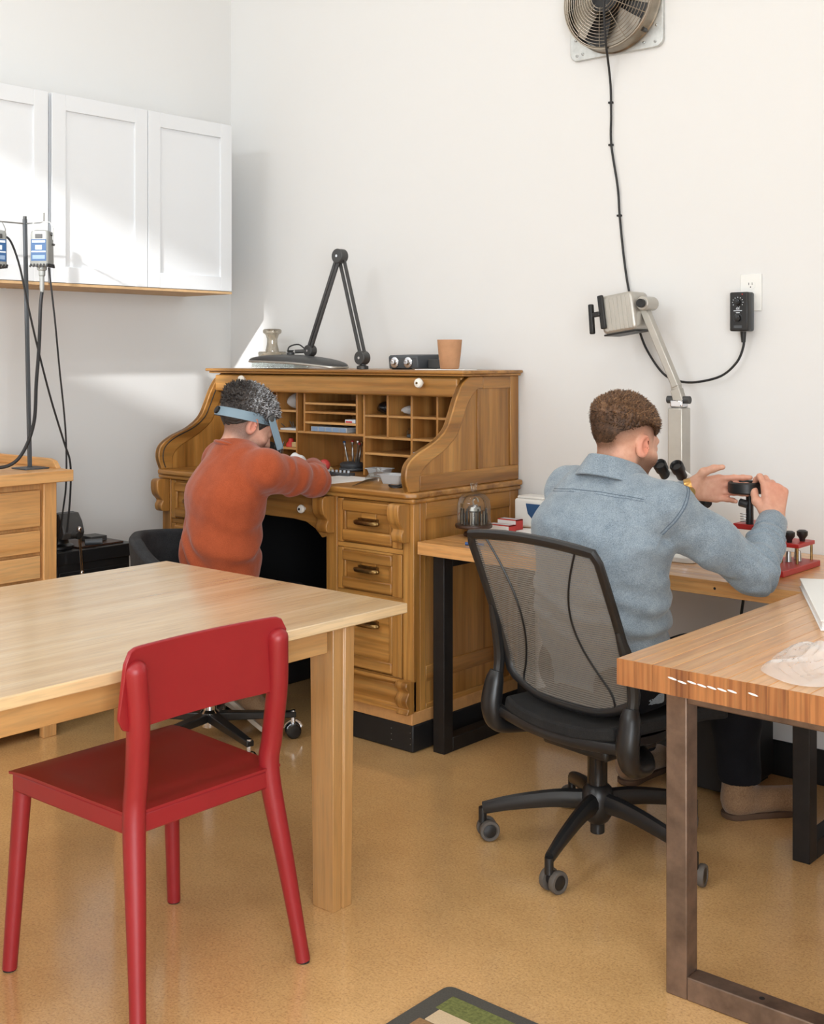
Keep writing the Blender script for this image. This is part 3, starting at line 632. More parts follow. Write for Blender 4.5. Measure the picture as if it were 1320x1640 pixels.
for k in range(5):
    a = math.radians([196, 268, 340, 52, 124][k] + 6) - UYAW; dx, dy = math.cos(a), math.sin(a)
    ao = MB().bar((dx * .02, dy * .02, .105), (dx * .31, dy * .31, .085), .045, .03, w1=.028, h1=.02).build('base_arm', 'black_satin', bevel=.004, **L)
    so = MB().cyl((dx * .30, dy * .30, .10), (dx * .30, dy * .30, .05), .009, n=10).build('caster_stem', 'chrome', ao, local=True)
    for sg in (-1, 1):
        q = Vector((dx * .30 - dy * sg * .006, dy * .30 + dx * sg * .006, .0275)); MB().lathe([(.012, 0), (.0272, .001), (.0272, .013), (.022, .017), (.004, .0175)], q, 18, (-dy * sg, dx * sg, 0)).build('wheel', 'black_gloss', so, local=True)
    MB().tube([(dx * (.30 + .03 * math.sin(t_)), dy * (.30 + .03 * math.sin(t_)), .0285 + .031 * math.cos(t_)) for t_ in np.linspace(-1.3, 1.3, 9)], .004, 6, flat=2.5).build('caster_fender', 'chrome', so, local=True)
# ================================================================== SMALL THINGS
def one(mb, name, mat, label, cat, group=None, **k): o = mb.build(name, mat, **k); return tag(o, label, cat, group)
# ---------------- exhaust fan
FX, FZ = -2.328, 2.662
t = thing('exhaust_fan', 'steel wall exhaust fan with wire guard near the ceiling', 'fan', (FX, YW, FZ))
pl = MB().prism(rrect(.385, .385, .03, 4, FX, FZ), 'y', YW - .016, YW - .0005).build('mounting_plate', 'galvanised', t, bevel=.002)
MB().lathe([(.188, 0), (.190, .004), (.186, .008), (.180, .045), (.184, .052), (.180, .056), (.174, .052), (.176, .01)], (FX, YW - .016, FZ), 48, (0, -1, 0), cap=False).build('shroud_ring', 'fan_metal', t)
MB().lathe([(.172, 0), (.172, .002)], (FX, YW - .017, FZ), 40, (0, -1, 0)).build('shutter', 'charcoal_lamp', t)
MB().lathe([(.03, 0), (.058, .004), (.062, .03), (.055, .055), (.02, .06)], (FX, YW - .035, FZ), 28, (0, -1, 0)).build('motor', 'black_satin', t)
for k in range(4):
    a0 = math.radians(20 + 90 * k)
    def blade(u, v, a0=a0):
        r = .045 + .122 * v; a = a0 + (u - .5) * (1.05 + .15 * v); return (FX + r * math.cos(a), YW - .045 - .045 * (u - .5), FZ + r * math.sin(a))
    MB().sheet(blade, 10, 8, .0015).build('blade', 'blade_metal', t)
GY = lambda r: YW - .108 + .035 * (r / .178) ** 2
for r in np.linspace(.045, .176, 13): MB().tube([(FX + r * math.cos(a), GY(r), FZ + r * math.sin(a)) for a in np.linspace(0, 2 * PI, 49)[:-1]], .0012, 5, closed=True).build('guard_ring', 'wire_metal', t)
for k in range(10):
    a = 2 * PI * k / 10 + .15; MB().tube([(FX + r * math.cos(a), GY(r) - .001, FZ + r * math.sin(a)) for r in np.linspace(.04, .180, 8)], .0014, 5).build('guard_spoke', 'wire_metal', t)
MB().tube([(FX + .181 * math.cos(a), YW - .072, FZ + .181 * math.sin(a)) for a in np.linspace(0, 2 * PI, 49)[:-1]], .0035, 6, closed=True).build('guard_rim', 'wire_metal', t)
for sx, sz_ in ((-.128, -.128), (.128, -.128), (.128, .128), (-.128, .128)):
    MB().cyl((FX + sx, YW - .016, FZ + sz_), (FX + sx, YW - .045, FZ + sz_), .009, n=10).build('bracket', 'charcoal_lamp', pl)
    for dx, dz in ((.04 * (1 if sx > 0 else -1), .012), (-.01, .042 * (1 if sz_ > 0 else -1)), (.035 * (1 if sx > 0 else -1), -.045)): MB().lathe([(.005, 0), (.005, .003), (.003, .004)], (FX + sx + dx, YW - .0165, FZ + sz_ + dz), 8, (0, -1, 0)).build('rivet', 'steel', pl)
cp = [(FX + .020, YW - .118, FZ + .03), (-2.312, YW - .118, FZ - .06), (-2.322, YW - .090, FZ - .165), (-2.340, YW - .045, 2.44), (-2.350, YW - .012, 2.36), (-2.349, YW - .010, 2.25), (-2.349, YW - .009, 2.146), (-2.322, YW - .009, 1.989), (-2.314, YW - .009, 1.887), (-2.294, YW - .009, 1.717), (-2.270, YW - .010, 1.593), (-2.228, YW - .012, 1.462), (-2.193, YW - .014, 1.391), (-2.131, YW - .022, 1.319), (-2.07, YW - .03, 1.294), (-1.998, YW - .035, 1.290), (-1.905, YW - .034, 1.312), (-1.849, YW - .030, 1.359), (-1.826, YW - .030, 1.41), (-1.824, YW - .032, 1.44)]
fc = MB().tube(spline(cp, 6), .0042, 8).build('power_cord', 'dark_cable', t); fc['label'] = 'black cord clipped to the wall'
for x, z in ((-2.350, 2.300), (-2.349, 2.146), (-2.314, 1.887)): MB().obox((x - .003, YW - .006, z), (.016, .012, .007)).build('cord_clip', 'dark_cable', fc)
# ---------------- outlet and speed controller
t = thing('wall_outlet', 'white wall outlet plate behind the black speed controller', 'outlet', (-1.811, YW, 1.592))
B(-1.849, -1.773, YW - .006, YW - .0005, 1.530, 1.654).build('cover_plate', 'white_plastic', t, bevel=.0025)
for z in (1.618, 1.566):
    r_ = MB().lathe([(.0165, 0), (.0165, .0015)], (-1.811, YW - .006, z), 18, (0, -1, 0)).build('receptacle', 'white_plastic', t)
    for dx, w_, h_ in ((-.006, .0018, .008), (.006, .0018, .008)): B(-1.811 + dx - w_ / 2, -1.811 + dx + w_ / 2, YW - .0079, YW - .0074, z - h_ / 2 + .003, z + h_ / 2 + .003).build('slot', 'ink', r_)
    MB().lathe([(.0022, 0), (.0022, .0005)], (-1.811, YW - .0075, z - .008), 8, (0, -1, 0)).build('ground_hole', 'ink', r_)
t = thing('speed_controller', 'black plug-in speed controller with two dials on the wall', 'controller', (-1.829, YW, 1.526))
cx0, cx1, cz0, cz1, cy0 = -1.862, -1.796, 1.462, 1.592, YW - .058
B(cx0, cx1, cy0 + .022, YW - .0085, cz0, cz1).build('rear_case', 'tool_grey', t, bevel=.006); B(cx0, cx1, cy0, cy0 + .026, cz0, cz1).build('front_case', 'black_plastic', t, bevel=.005)
B(cx0 + .001, cx1 - .001, YW - .018, YW - .009, cz0 + .001, cz1 - .001).build('back_cover', 'black_plastic', t, bevel=.004)
cc = (cx0 + cx1) / 2 - .003
for z, r in ((1.558, .0105), (1.505, .0115)):
    k = MB().lathe([(r, 0), (r * .95, .009), (r * .5, .010)], (cc, cy0, z), 18, (0, -1, 0)).build('dial', 'black_gloss', t)
    B(cc - .0012, cc + .0012, cy0 - .0112, cy0 - .0098, z, z + r * .9).build('dial_pointer', 'tool_grey', k)
for k in range(9):
    a = math.radians(210 - 30 * k); MB().obox((cc + .0185 * math.cos(a), cy0 - .0003, 1.558 + .0165 * math.sin(a)), (.0030, .0006, .0022), (0, -a, 0)).build('scale_mark', 'label_white', t)
MB().tube([(cc + .015 * math.cos(a), cy0 - .0002, 1.505 + .015 * math.sin(a)) for a in np.linspace(-.3, PI + .7, 14)], .0010, 5).build('scale_arc', 'tool_grey', t)
for i, (w_, z) in enumerate(((.012, 1.5345), (.030, 1.529), (.013, 1.5225))): B(cc - w_ / 2, cc + w_ / 2, cy0 - .0005, cy0 + .0005, z, z + .0022).build('print_line', 'label_white', t)
MB().tube([(cc - .006, cy0 - .0003, 1.537), (cc - .001, cy0 - .0003, 1.542), (cc + .001, cy0 - .0003, 1.538), (cc + .007, cy0 - .0003, 1.543)], .0011, 5).build('logo_stroke', 'label_white', t)
MB().ball((cc + .016, cy0 - .0005, 1.584), .0022, 8, 6).build('indicator', 'red_print', t)
B(cc - .014, cc + .014, cy0 - .0006, cy0 + .0005, 1.473, 1.481).build('rating_label', 'tool_grey', t)
MB().cyl((-1.824, YW - .034, 1.461), (-1.824, YW - .033, 1.425), .010, .007, 12).build('plug', 'black_plastic', t)
# ---------------- pivoting work lamp on aluminium column
t = thing('column_lamp', 'silver work lamp with black handle on a jointed aluminium column', 'lamp', (-2.012, 3.71, BZ))
B(-2.04, -1.985, 3.675, 3.735, BZ + .001, 1.205).build('column', 'silver_paint', t, bevel=.004)
MB().prism(rrect(.14, .12, .02, 4, -2.012, 3.70), 'z', BZ + .0005, BZ + .012).build('base_plate', 'silver_paint', t, bevel=.002)
MB().box(-2.036, -1.989, 3.682, 3.728, 1.205, 1.232).build('joint_block', 'chrome', t, bevel=.006)
MB().cyl((-2.055, 3.705, 1.232), (-1.972, 3.705, 1.232), .013, n=16).build('joint_pin', 'charcoal_lamp', t)
MB().bar((-2.008, 3.705, 1.225), (-2.022, 3.705, 1.268), .030, .036, (1, 0, 0)).bar((-2.022, 3.705, 1.265), (-2.024, 3.705, 1.285), .026, .03, (1, 0, 0)).build('knuckle', 'silver_paint', t, bevel=.003)
MB().bar((-2.020, 3.705, 1.275), (-2.150, 3.705, 1.555), .030, .026, (1, 0, 0)).build('arm', 'silver_paint', t, bevel=.003)
MB().cyl((-2.132, 3.74, 1.560), (-2.132, 3.665, 1.560), .024, n=20).build('head_joint', 'silver_paint', t, bevel=.003); MB().cyl((-2.132, 3.665, 1.560), (-2.132, 3.652, 1.560), .015, n=16).build('joint_knob', 'black_plastic', t)
hd = MB(); 
prof = rrect(.135, .135, .018, 4); c_, s_ = math.cos(math.radians(8)), math.sin(math.radians(8))
hd.prism([(x * c_ - z * s_ - 2.218, x * s_ + z * c_ + 1.528) for x, z in prof], 'y', 3.645, 3.755); hd.build('lamp_housing', 'silver_paint', t, bevel=.012, seg=3)
for k in range(7):
    xx = -2.262 + k * .016; MB().obox((xx, 3.6445, 1.528 + (xx + 2.218) * .14), (.006, .003, .115), (0, -math.radians(8), 0)).build('cooling_rib', 'silver_paint', t)
MB().obox((-2.275, 3.64, 1.532), (.022, .012, .118), (0, -math.radians(8), 0)).build('side_plate', 'black_plastic', t, bevel=.004)
MB().obox((-2.296, 3.635, 1.524), (.034, .012, .018), (0, -math.radians(8), 0)).obox((-2.314, 3.635, 1.508), (.016, .018, .105), (0, -math.radians(4), 0)).build('handle', 'black_plastic', t, bevel=.004)
MB().obox((-2.212, 3.70, 1.459), (.125, .10, .006), (0, -math.radians(8), 0)).build('front_rim', 'black_plastic', t, bevel=.002)
# ---------------- stereo microscope
t = thing('microscope', 'white stereo microscope with black eyepieces in front of the man in blue', 'microscope', (-1.87, 3.48, BZ))
MB().prism(rrect(.20, .22, .03, 4, -1.90, 3.50), 'z', BZ + .0005, BZ + .018).build('base', 'white_plastic', t, bevel=.003)
MB().cyl((-1.93, 3.585, BZ + .018), (-1.93, 3.585, .975), .016, n=16).build('post', 'chrome', t); MB().obox((-1.905, 3.53, .925), (.06, .12, .06)).build('focus_arm', 'white_plastic', t, bevel=.01)
MB().lathe([(.028, 0), (.034, .01), (.040, .04), (.044, .085), (.040, .10), (.03, .11)], (-1.87, 3.455, .885), 24).build('body', 'white_plastic', t)
MB().obox((-1.868, 3.43, .992), (.085, .07, .05), (math.radians(-25), 0, 0)).build('prism_housing', 'white_plastic', t, bevel=.012)
for ex in (-1.896, -1.838):
    d_ = Vector((.02, -.72, .69)); p = Vector((ex, 3.412, .998)); e = MB().lathe([(.014, -.02), (.014, .012)], p, 18, d_).build('eyepiece_tube', 'white_plastic', t)
    MB().lathe([(.0165, .012), (.0165, .038), (.0205, .042), (.0215, .066), (.019, .070), (.015, .066), (.013, .060), (.002, .060)], p, 22, d_).build('eyepiece', 'black_plastic', e)
for sx in (-1, 1): MB().cyl((-1.87 + sx * .035, 3.50, .925), (-1.87 + sx * .085, 3.46, .925), .018, n=18).cyl((-1.87 + sx * .085, 3.46, .925), (-1.87 + sx * .098, 3.45, .925), .011, n=16).build('focus_knob', 'black_plastic', t)
# ---------------- red sharpening stand held by the man in blue
t = thing('sharpening_stand', 'red and black engraving stand gripped by the man in blue', 'tool', (-1.55, 3.45, BZ))
B(-1.60, -1.49, 3.36, 3.625, BZ + .0005, BZ + .018).build('base_plate', 'red_metal', t, bevel=.002)
B(-1.565, -1.535, 3.405, 3.435, BZ + .018, .872).build('post', 'black_satin', t, bevel=.002)
B(-1.635, -1.515, 3.335, 3.445, .872, .888).build('upper_plate', 'red_metal', t, bevel=.002)
MB().cyl((-1.587, 3.345, .888), (-1.587, 3.345, .985), .011, n=16).build('ring_post', 'black_satin', t)
MB().tube([(-1.603 + .012 * math.cos(a * 1.0), 3.345 + .012 * math.sin(a), .890 + a * .0012) for a in np.linspace(0, 8 * PI, 60)], .0015, 5).build('spring', 'steel', t)
MB().cyl((-1.615, 3.34, .950), (-1.588, 3.34, .945), .012, n=14).build('clamp_knob', 'charcoal_lamp', t)
MB().lathe([(.012, -.004), (.046, -.004), (.049, .0), (.049, .026), (.044, .030), (.040, .027), (.038, .012), (.012, .010)], (-1.592, 3.325, .984), 32).build('ring_head', 'black_plastic', t)
B(-1.57, -1.505, 3.50, 3.62, .806, .818).build('holder_shelf', 'red_metal', t, bevel=.002)
for x, y in ((-1.562, 3.508), (-1.513, 3.508), (-1.513, 3.612), (-1.562, 3.612)): MB().cyl((x, y, BZ + .018), (x, y, .806), .004, n=8).build('shelf_post', 'brass', t)
for x, y in ((-1.545, 3.525), (-1.525, 3.572)): MB().lathe([(.008, 0), (.009, .008), (.016, .018), (.0165, .03), (.010, .034)], (x, y, .8185), 16).build('knob', 'black_plastic', t)
for x, y, r in ((-1.55, 3.53, .010), (-1.53, 3.56, .008), (-1.55, 3.59, .009)): MB().cyl((x, y, BZ + .019), (x, y, BZ + .05), r, r * .7, 12).build('burnisher_tip', 'steel', t)
# ---------------- bell jar, boxes, papers on the wall bench
t = thing('bell_jar', 'glass bell jar of drill bits on a dark turned wooden foot', 'jar', (-2.672, 3.425, BZ))
cx, cy = -2.672, 3.425
MB().lathe([(.036, .0005), (.038, .006), (.034, .014), (.022, .018), (.030, .026), (.064, .030), (.067, .036), (.066, .042), (.02, .043)], (cx, cy, BZ), 32).build('wooden_foot', 'dark_wood', t)
MB().lathe([(.060, .0435), (.060, .105), (.056, .130), (.040, .150), (.014, .158), (.010, .164), (.011, .176), (.014, .184), (.012, .188), (.002, .189)], (cx, cy, BZ), 36, cap=False).build('glass_dome', 'clear_glass', t)
for k in range(22):
    a = 2 * PI * k / 22; MB().cyl((cx + .046 * math.cos(a), cy + .046 * math.sin(a), BZ + .044), (cx + .046 * math.cos(a), cy + .046 * math.sin(a), BZ + .092 + .010 * math.sin(k * 2.3)), .0030, .0026, 7).build('drill_bit', 'charcoal_lamp' if k % 3 else 'steel', t)
MB().cyl((cx, cy, BZ + .044), (cx, cy, BZ + .085), .018, n=16).lathe([(.018, .085), (.026, .09), (.020, .104), (.008, .11)], (cx, cy, BZ), 16).build('bit_holder', 'steel', t)
MB().tube([(cx + .012 * math.cos(a) + .008, cy, BZ + .122 + .014 * math.sin(a)) for a in np.linspace(0, 5.4, 16)], .003, 6).build('carry_loop', 'steel', t)
def carton(x0, x1, y0, y1, z0_, z1_, label, name='match_box', band=True):
    t = thing(name, label, 'box', ((x0 + x1) / 2, (y0 + y1) / 2, z0_), 0, 'small red and white cartons')
    B(x0 + .002, x1 - .002, y0 + .002, y1 - .002, z0_ + .003, z1_ - .003).build('tray', 'paper', t)
    m_ = MB().box(x0, x1, y0 + .004, y1 - .004, z1_ - .003, z1_).box(x0, x1, y0 + .004, y1 - .004, z0_, z0_ + .003).box(x0, x0 + .002, y0 + .004, y1 - .004, z0_, z1_).box(x1 - .002, x1, y0 + .004, y1 - .004, z0_, z1_); m_.build('sleeve', 'red_print', t)
    B(x0 + .006, x1 - .006, y0 + .012, y1 - .012, z1_ + .0002, z1_ + .0008).build('top_label', 'label_white', t)
carton(-2.715, -2.615, 3.555, 3.605, BZ + .0005, BZ + .026, 'red and white carton lying flat, lower of the two beside the bell jar')
carton(-2.710, -2.625, 3.612, 3.662, BZ + .0005, BZ + .040, 'red and white carton with pale top standing behind the flat red one')
t = thing('label_box', 'white plastic box with a blue shield label behind the red cartons', 'box', (-2.63, 3.745, BZ))
B(-2.70, -2.56, 3.705, 3.80, BZ + .0005, BZ + .108).build('box_body', 'white_plastic', t, bevel=.010, seg=3)
B(-2.69, -2.57, 3.712, 3.795, BZ + .108, BZ + .118).build('lid', 'white_plastic', t, bevel=.004)
MB().prism([(-2.645, .832), (-2.575, .832), (-2.58, .80), (-2.595, .778), (-2.615, .775), (-2.636, .795)], 'y', 3.7035, 3.7055).build('shield_label', 'blue_print', t)
one(MB().obox((-2.53, 3.58, BZ + .0012), (.20, .27, .0022), (0, 0, .25)), 'paper_sheet', 'paper', 'white sheets of paper on the wall bench beside the man in blue', 'paper')
one(MB().cyl((-2.56, 3.235, BZ + .006), (-2.50, 3.26, BZ + .006), .0055, n=12), 'blue_pen', 'blue_plastic', 'short blue pen end by the front edge of the wall bench', 'pen')
# ---------------- things on the corner bench
A_ = Vector((-1.395, 3.250, BZ)); e1 = Vector((.26, -.487, 0)).normalized(); e2 = Vector((.487, .26, 0)).normalized() 
t = thing('sketch_pad', 'thick white pad with a black stroke mark on the corner bench', 'pad', (-1.15, 3.05, BZ))
def slab(a0, a1, b0, b1, z0_, z1_): return MB().prism([tuple((A_ + e1 * a + e2 * b)[:2]) for a, b in ((a0, b0), (a1, b0), (a1, b1), (a0, b1))], 'z', z0_, z1_)
slab(0, .55, 0, .40, BZ + .0005, BZ + .005).build('back_cover', 'paper', t, bevel=.001); slab(.003, .547, .003, .397, BZ + .005, BZ + .022).build('pages', 'cotton_white', t); slab(0, .55, 0, .40, BZ + .022, BZ + .026).build('front_cover', 'white_plastic', t, bevel=.001)
ms = [A_ + e1 * a + e2 * b + Vector((0, 0, .0268)) for a, b in ((.205, .050), (.195, .075), (.190, .105), (.197, .135))]; MB().tube(spline([tuple(p) for p in ms], 5), [.001, .003, .0045, .005, .0055, .006, .006, .0055, .005, .0045, .004, .0035, .003, .002, .0015, .001], 6, flat=.15, up=(1, 0, 0)).build('stroke_mark', 'ink', t)
def bagfn(u, v):
    a = 2 * PI * u; r = v; lob = 1 + .14 * math.sin(3 * a + .6) + .07 * math.sin(5 * a + 2); x, y = .130 * r * lob * math.cos(a), .120 * r * lob * math.sin(a)
    w_ = math.sin(x * 30 + 2.2 * math.sin(y * 22 + .5) + 1) * .5 + .5; w2 = math.sin(y * 26 - 2.4 * math.sin(x * 19) + 2) * .5 + .5; ed = 1 - r ** 6
    return (-.985 + x, 2.41 + y, BZ + .003 + ed * (.008 + .010 * abs(math.sin(x * 95 + 3 * math.sin(y * 60))) + .046 * (w_ ** 1.5 * .6 + w2 ** 1.5 * .4) * (1 - .55 * r * r)))
one(MB().sheet(bagfn, 72, 26), 'plastic_bag', 'thin_bag', 'crumpled clear plastic bag on the corner bench at the right edge', 'bag', ang=50)
# ---------------- flexible shaft motors on the maple bench
t = thing('motor_stand', 'slim steel post with crossbar that hangs the grey motors', 'stand', (-4.012, 2.482, LZ))
MB().prism(rrect(.10, .10, .006, 2, -4.0, 2.477), 'z', LZ + .0005, LZ + .005).build('base_plate', 'tool_grey', t)
MB().bar((-4.012, 2.482, LZ + .005), (-4.026, 2.470, 1.885), .0125, .0125, (1, 0, 0)).build('post', 'tool_grey', t, bevel=.001)
MB().tube([(-4.03, 2.22, 1.868), (-4.026, 2.47, 1.868), (-3.94, 2.478, 1.866), (-3.912, 2.478, 1.870), (-3.912, 2.478, 1.900)], .0028, 8).build('crossbar', 'steel', t)
MB().cyl((-4.026, 2.470, 1.878), (-4.026, 2.470, 1.895), .007, n=10).build('post_cap', 'charcoal_lamp', t)
MY = math.radians(36)
mt = thing('flex_motor', 'grey hanging flexible shaft motor with blue label', 'motor', (-3.906, 2.466, 1.700), MY)
L = dict(parent=mt, local=True)
bd = MB().rings([[(x, y, z) for x, y in rrect(.070 * s_, .062 * s_, .010, 3)] for z, s_ in ((.004, .92), (.010, 1.0), (.118, .96), (.130, .90), (.134, .6))]).build('housing', 'grey_paint', bevel=.001, **L)
B(-.028, .028, -.0318, -.0308, .022, .100).build('blue_label', 'blue_print', mt, local=True)
for w_, x_, z0_, z1_, mt_ in ((.048, 0, .088, .096, 'label_white'), (.024, 0, .063, .079, 'label_white'), (.052, 0, .053, .058, 'label_white'), (.046, 0, .029, .043, 'pale_print')): B(x_ - w_ / 2, x_ + w_ / 2, -.0323, -.0317, z0_, z1_).build('label_print', mt_, mt, local=True)
B(-.013, .013, -.0325, -.030, .104, .119).build('brush_window', 'charcoal_lamp', mt, local=True, bevel=.001)
for k in range(6): MB().obox((-.03 + k * .012, -.0305, .006), (.006, .004, .013), (0, .5, 0)).build('vent_slot', 'ink', mt, local=True)
for k in range(5): MB().obox((.0352, -.024 + k * .012, .006), (.004, .006, .013), (.5, 0, 0)).build('vent_slot', 'ink', mt, local=True)
MB().cyl((.034, .0, .120), (.040, 0, .120), .006, n=10).cyl((.034, .01, .085), (.043, .012, .082), .004, n=8).build('side_screw', 'charcoal_lamp', **L)
MB().lathe([(.017, .006), (.017, -.008), (.0115, -.012), (.0115, -.028), (.0085, -.032), (.0085, -.075), (.006, -.09)], (0, 0, 0), 16).build('shaft_boot', 'grey_paint', **L)
MB().tube([(-.036, 0, .115), (-.040, 0, .15), (-.03, 0, .164), (.0, .0, .167), (.03, 0, .164), (.042, 0, .14), (.041, 0, .10)], .0017, 6).build('hanging_bail', 'steel', **L)
m2 = dup(mt, (-3.925, 2.288, 1.690), MY + .9, 'grey hanging flexible shaft motor half cut off by the left edge'); 
for o_ in (mt, m2): o_['group'] = 'hanging flexible shaft motors'
def cable(root, pts, r, nm):
    q = [Matrix.Rotation(-root.rotation_euler.z, 3, 'Z') @ (Vector(p) - root.location) for p in pts]; return MB().tube(spline([tuple(k) for k in q], 6), r, 10).build(nm, 'dark_cable', root, local=True)
cable(mt, [(-3.906, 2.466, 1.615), (-3.910, 2.462, 1.55), (-3.915, 2.460, 1.42), (-3.918, 2.450, 1.28), (-3.925, 2.445, 1.14), (-3.945, 2.415, 1.035), (-3.97, 2.37, .985), (-4.01, 2.29, .978)], .0065, 'flex_shaft')
cable(mt, [(-3.893, 2.486, 1.70), (-3.893, 2.497, 1.62), (-3.905, 2.520, 1.50), (-3.920, 2.548, 1.33), (-3.935, 2.578, 1.16), (-3.95, 2.596, 1.04), (-3.96, 2.602, .90), (-3.975, 2.598, .80), (-3.99, 2.59, .70), (-4.02, 2.572, .60)], .0034, 'power_cord')
cable(m2, [(-3.922, 2.308, 1.805), (-3.91, 2.340, 1.79), (-3.91, 2.378, 1.70), (-3.92, 2.418, 1.56), (-3.93, 2.466, 1.40), (-3.94, 2.525, 1.22), (-3.948, 2.585, 1.06), (-3.945, 2.610, .98), (-3.948, 2.612, .86), (-3.960, 2.606, .72)], .0038, 'power_cord')
# ---------------- desk top: lamp, glass holder, power supply, cup
DT = 1.3265
t = thing('desk_lamp', 'charcoal swing-arm desk lamp with a wide flat shade on the roll-top desk', 'lamp', (-3.38, 3.60, DT))
MB().lathe([(.024, 0), (.024, .012), (.013, .016), (.013, .03)], (-3.378, 3.60, DT), 18).build('clamp_base', 'charcoal_lamp', t)
def joint(p, r, w_, nm='pivot'): o = MB().cyl((p[0], p[1] + w_, p[2]), (p[0], p[1] - w_, p[2]), r, n=24).build(nm, 'charcoal_lamp', t, bevel=.003); MB().cyl((p[0], p[1] - w_, p[2]), (p[0], p[1] - w_ - .002, p[2]), r * .2, n=10).build('pivot_screw', 'chrome', o)
J0, J1, J2 = (-3.380, 3.600, 1.372), (-3.506, 3.600, 1.790), (-3.680, 3.600, 1.402)
joint(J0, .028, .020); joint(J1, .030, .020); joint(J2, .024, .018)
for dx in (-.013, .013): MB().bar((J0[0] + dx, 3.606, J0[2]), (J1[0] + dx, 3.606, J1[2]), .010, .013, (1, 0, 0)).build('lower_arm', 'charcoal_lamp', t, bevel=.002)
for dx in (-.010, .008): MB().bar((J1[0] + dx, 3.594, J1[2]), (J2[0] + dx, 3.594, J2[2]), .010, .013, (1, 0, 0)).build('upper_arm', 'charcoal_lamp', t, bevel=.002)
MB().cyl(J2, (-3.735, 3.565, 1.398), .008, n=10).lathe([(.017, 0), (.017, .018), (.010, .022), (.016, .028)], (-3.752, 3.555, 1.376), 16).build('shade_neck', 'charcoal_lamp', t)
MB().tube(spline([(-3.70, 3.595, 1.405), (-3.73, 3.58, 1.428), (-3.765, 3.56, 1.418), (-3.77, 3.555, 1.39)], 5), .003, 6).build('lamp_wire', 'dark_cable', t)
def shade(u, v):
    a = 2 * PI * u; r = math.sin(v * PI / 2); x, y = .262 * r * math.copysign(abs(math.cos(a)) ** .8, math.cos(a)), .105 * r * math.copysign(abs(math.sin(a)) ** .8, math.sin(a)); return (-3.70 + x, 3.545 + y, 1.356 + .026 * math.cos(v * PI / 2) ** .8 - .012 * (x / .262) - .010 * (x / .262) ** 2)
sh_ = MB().sheet(shade, 40, 10, .004).build('lamp_shade', 'charcoal_lamp', t, ang=60)
MB().tube([(-3.70 + .262 * math.copysign(abs(math.cos(a)) ** .8, math.cos(a)), 3.545 + .105 * math.copysign(abs(math.sin(a)) ** .8, math.sin(a)), 1.354 - .012 * math.cos(a) - .010 * math.cos(a) ** 2) for a in np.linspace(0, 2 * PI, 49)[:-1]], .0045, 6, closed=True).build('shade_rim', 'silver_paint', sh_)
t = thing('acrylic_case', 'flat clear acrylic case under the glass holder on the roll-top desk', 'case', (-4.03, 3.72, DT))
B(-4.13, -3.90, 3.665, 3.80, DT, DT + .004).build('case_bottom', 'clear_glass', t); B(-4.13, -3.90, 3.665, 3.80, DT + .044, DT + .048).build('case_lid', 'clear_glass', t)
for a in ((-4.13, -4.127, 3.665, 3.80), (-3.903, -3.90, 3.665, 3.80), (-4.127, -3.903, 3.665, 3.668), (-4.127, -3.903, 3.797, 3.80)): B(*a, DT + .004, DT + .044).build('case_wall', 'clear_glass', t)
t = thing('glass_holder', 'smoky glass spool-shaped holder standing at the left end of the desk top', 'glassware', (-4.045, 3.72, DT + .0485))
MB().lathe([(.03, .0005), (.058, .001), (.062, .006), (.063, .020), (.060, .024), (.03, .022), (.030, .03), (.024, .055), (.023, .08), (.030, .100), (.041, .108), (.042, .118), (.038, .124), (.028, .126), (.02, .116)], (-4.045, 3.72, DT + .0485), 32).build('holder_body', 'smoky_glass', t)
t = thing('power_unit', 'grey bench power unit with two chrome dials on the roll-top desk', 'device', (-3.13, 3.66, DT))
MB().prism([(3.590, DT + .003), (3.585, DT + .050), (3.593, DT + .056), (3.72, DT + .060), (3.72, DT + .003)], 'x', -3.225, -3.075).build('case', 'tool_grey', t, bevel=.004)
B(-3.068, -2.985, 3.64, 3.72, DT + .004, DT + .040).build('side_module', 'charcoal_lamp', t, bevel=.003)
for x in (-3.192, -3.122): d_ = MB().lathe([(.021, 0), (.021, .003), (.019, .004)], (x, 3.5872, DT + .028), 20, (0, -1, .05)).build('dial_plate', 'chrome', t); MB().lathe([(.011, 0), (.010, .012), (.006, .013)], (x, 3.583, DT + .028), 16, (0, -1, .05)).build('dial_knob', 'chrome', d_)
for x in (-3.22, -3.09): MB().box(x, x + .012, 3.60, 3.71, DT + .0002, DT + .003).build('foot', 'black_rubber', t)
one(B(-3.065, -2.82, 3.56, 3.635, DT, DT + .003), 'paper_sheet', 'paper', 'white card lying under the tan cup on the desk top', 'paper')
t = thing('tan_cup', 'tan clay beaker at the right end of the roll-top desk top', 'cup', (-2.925, 3.60, DT + .0032))
MB().lathe([(.005, .0003), (.033, .0005), (.036, .004), (.043, .06), (.0475, .112), (.0445, .112), (.040, .06), (.033, .010), (.004, .009)], (-2.925, 3.60, DT + .0032), 32).build('cup_body', 'terracotta_cup', t)
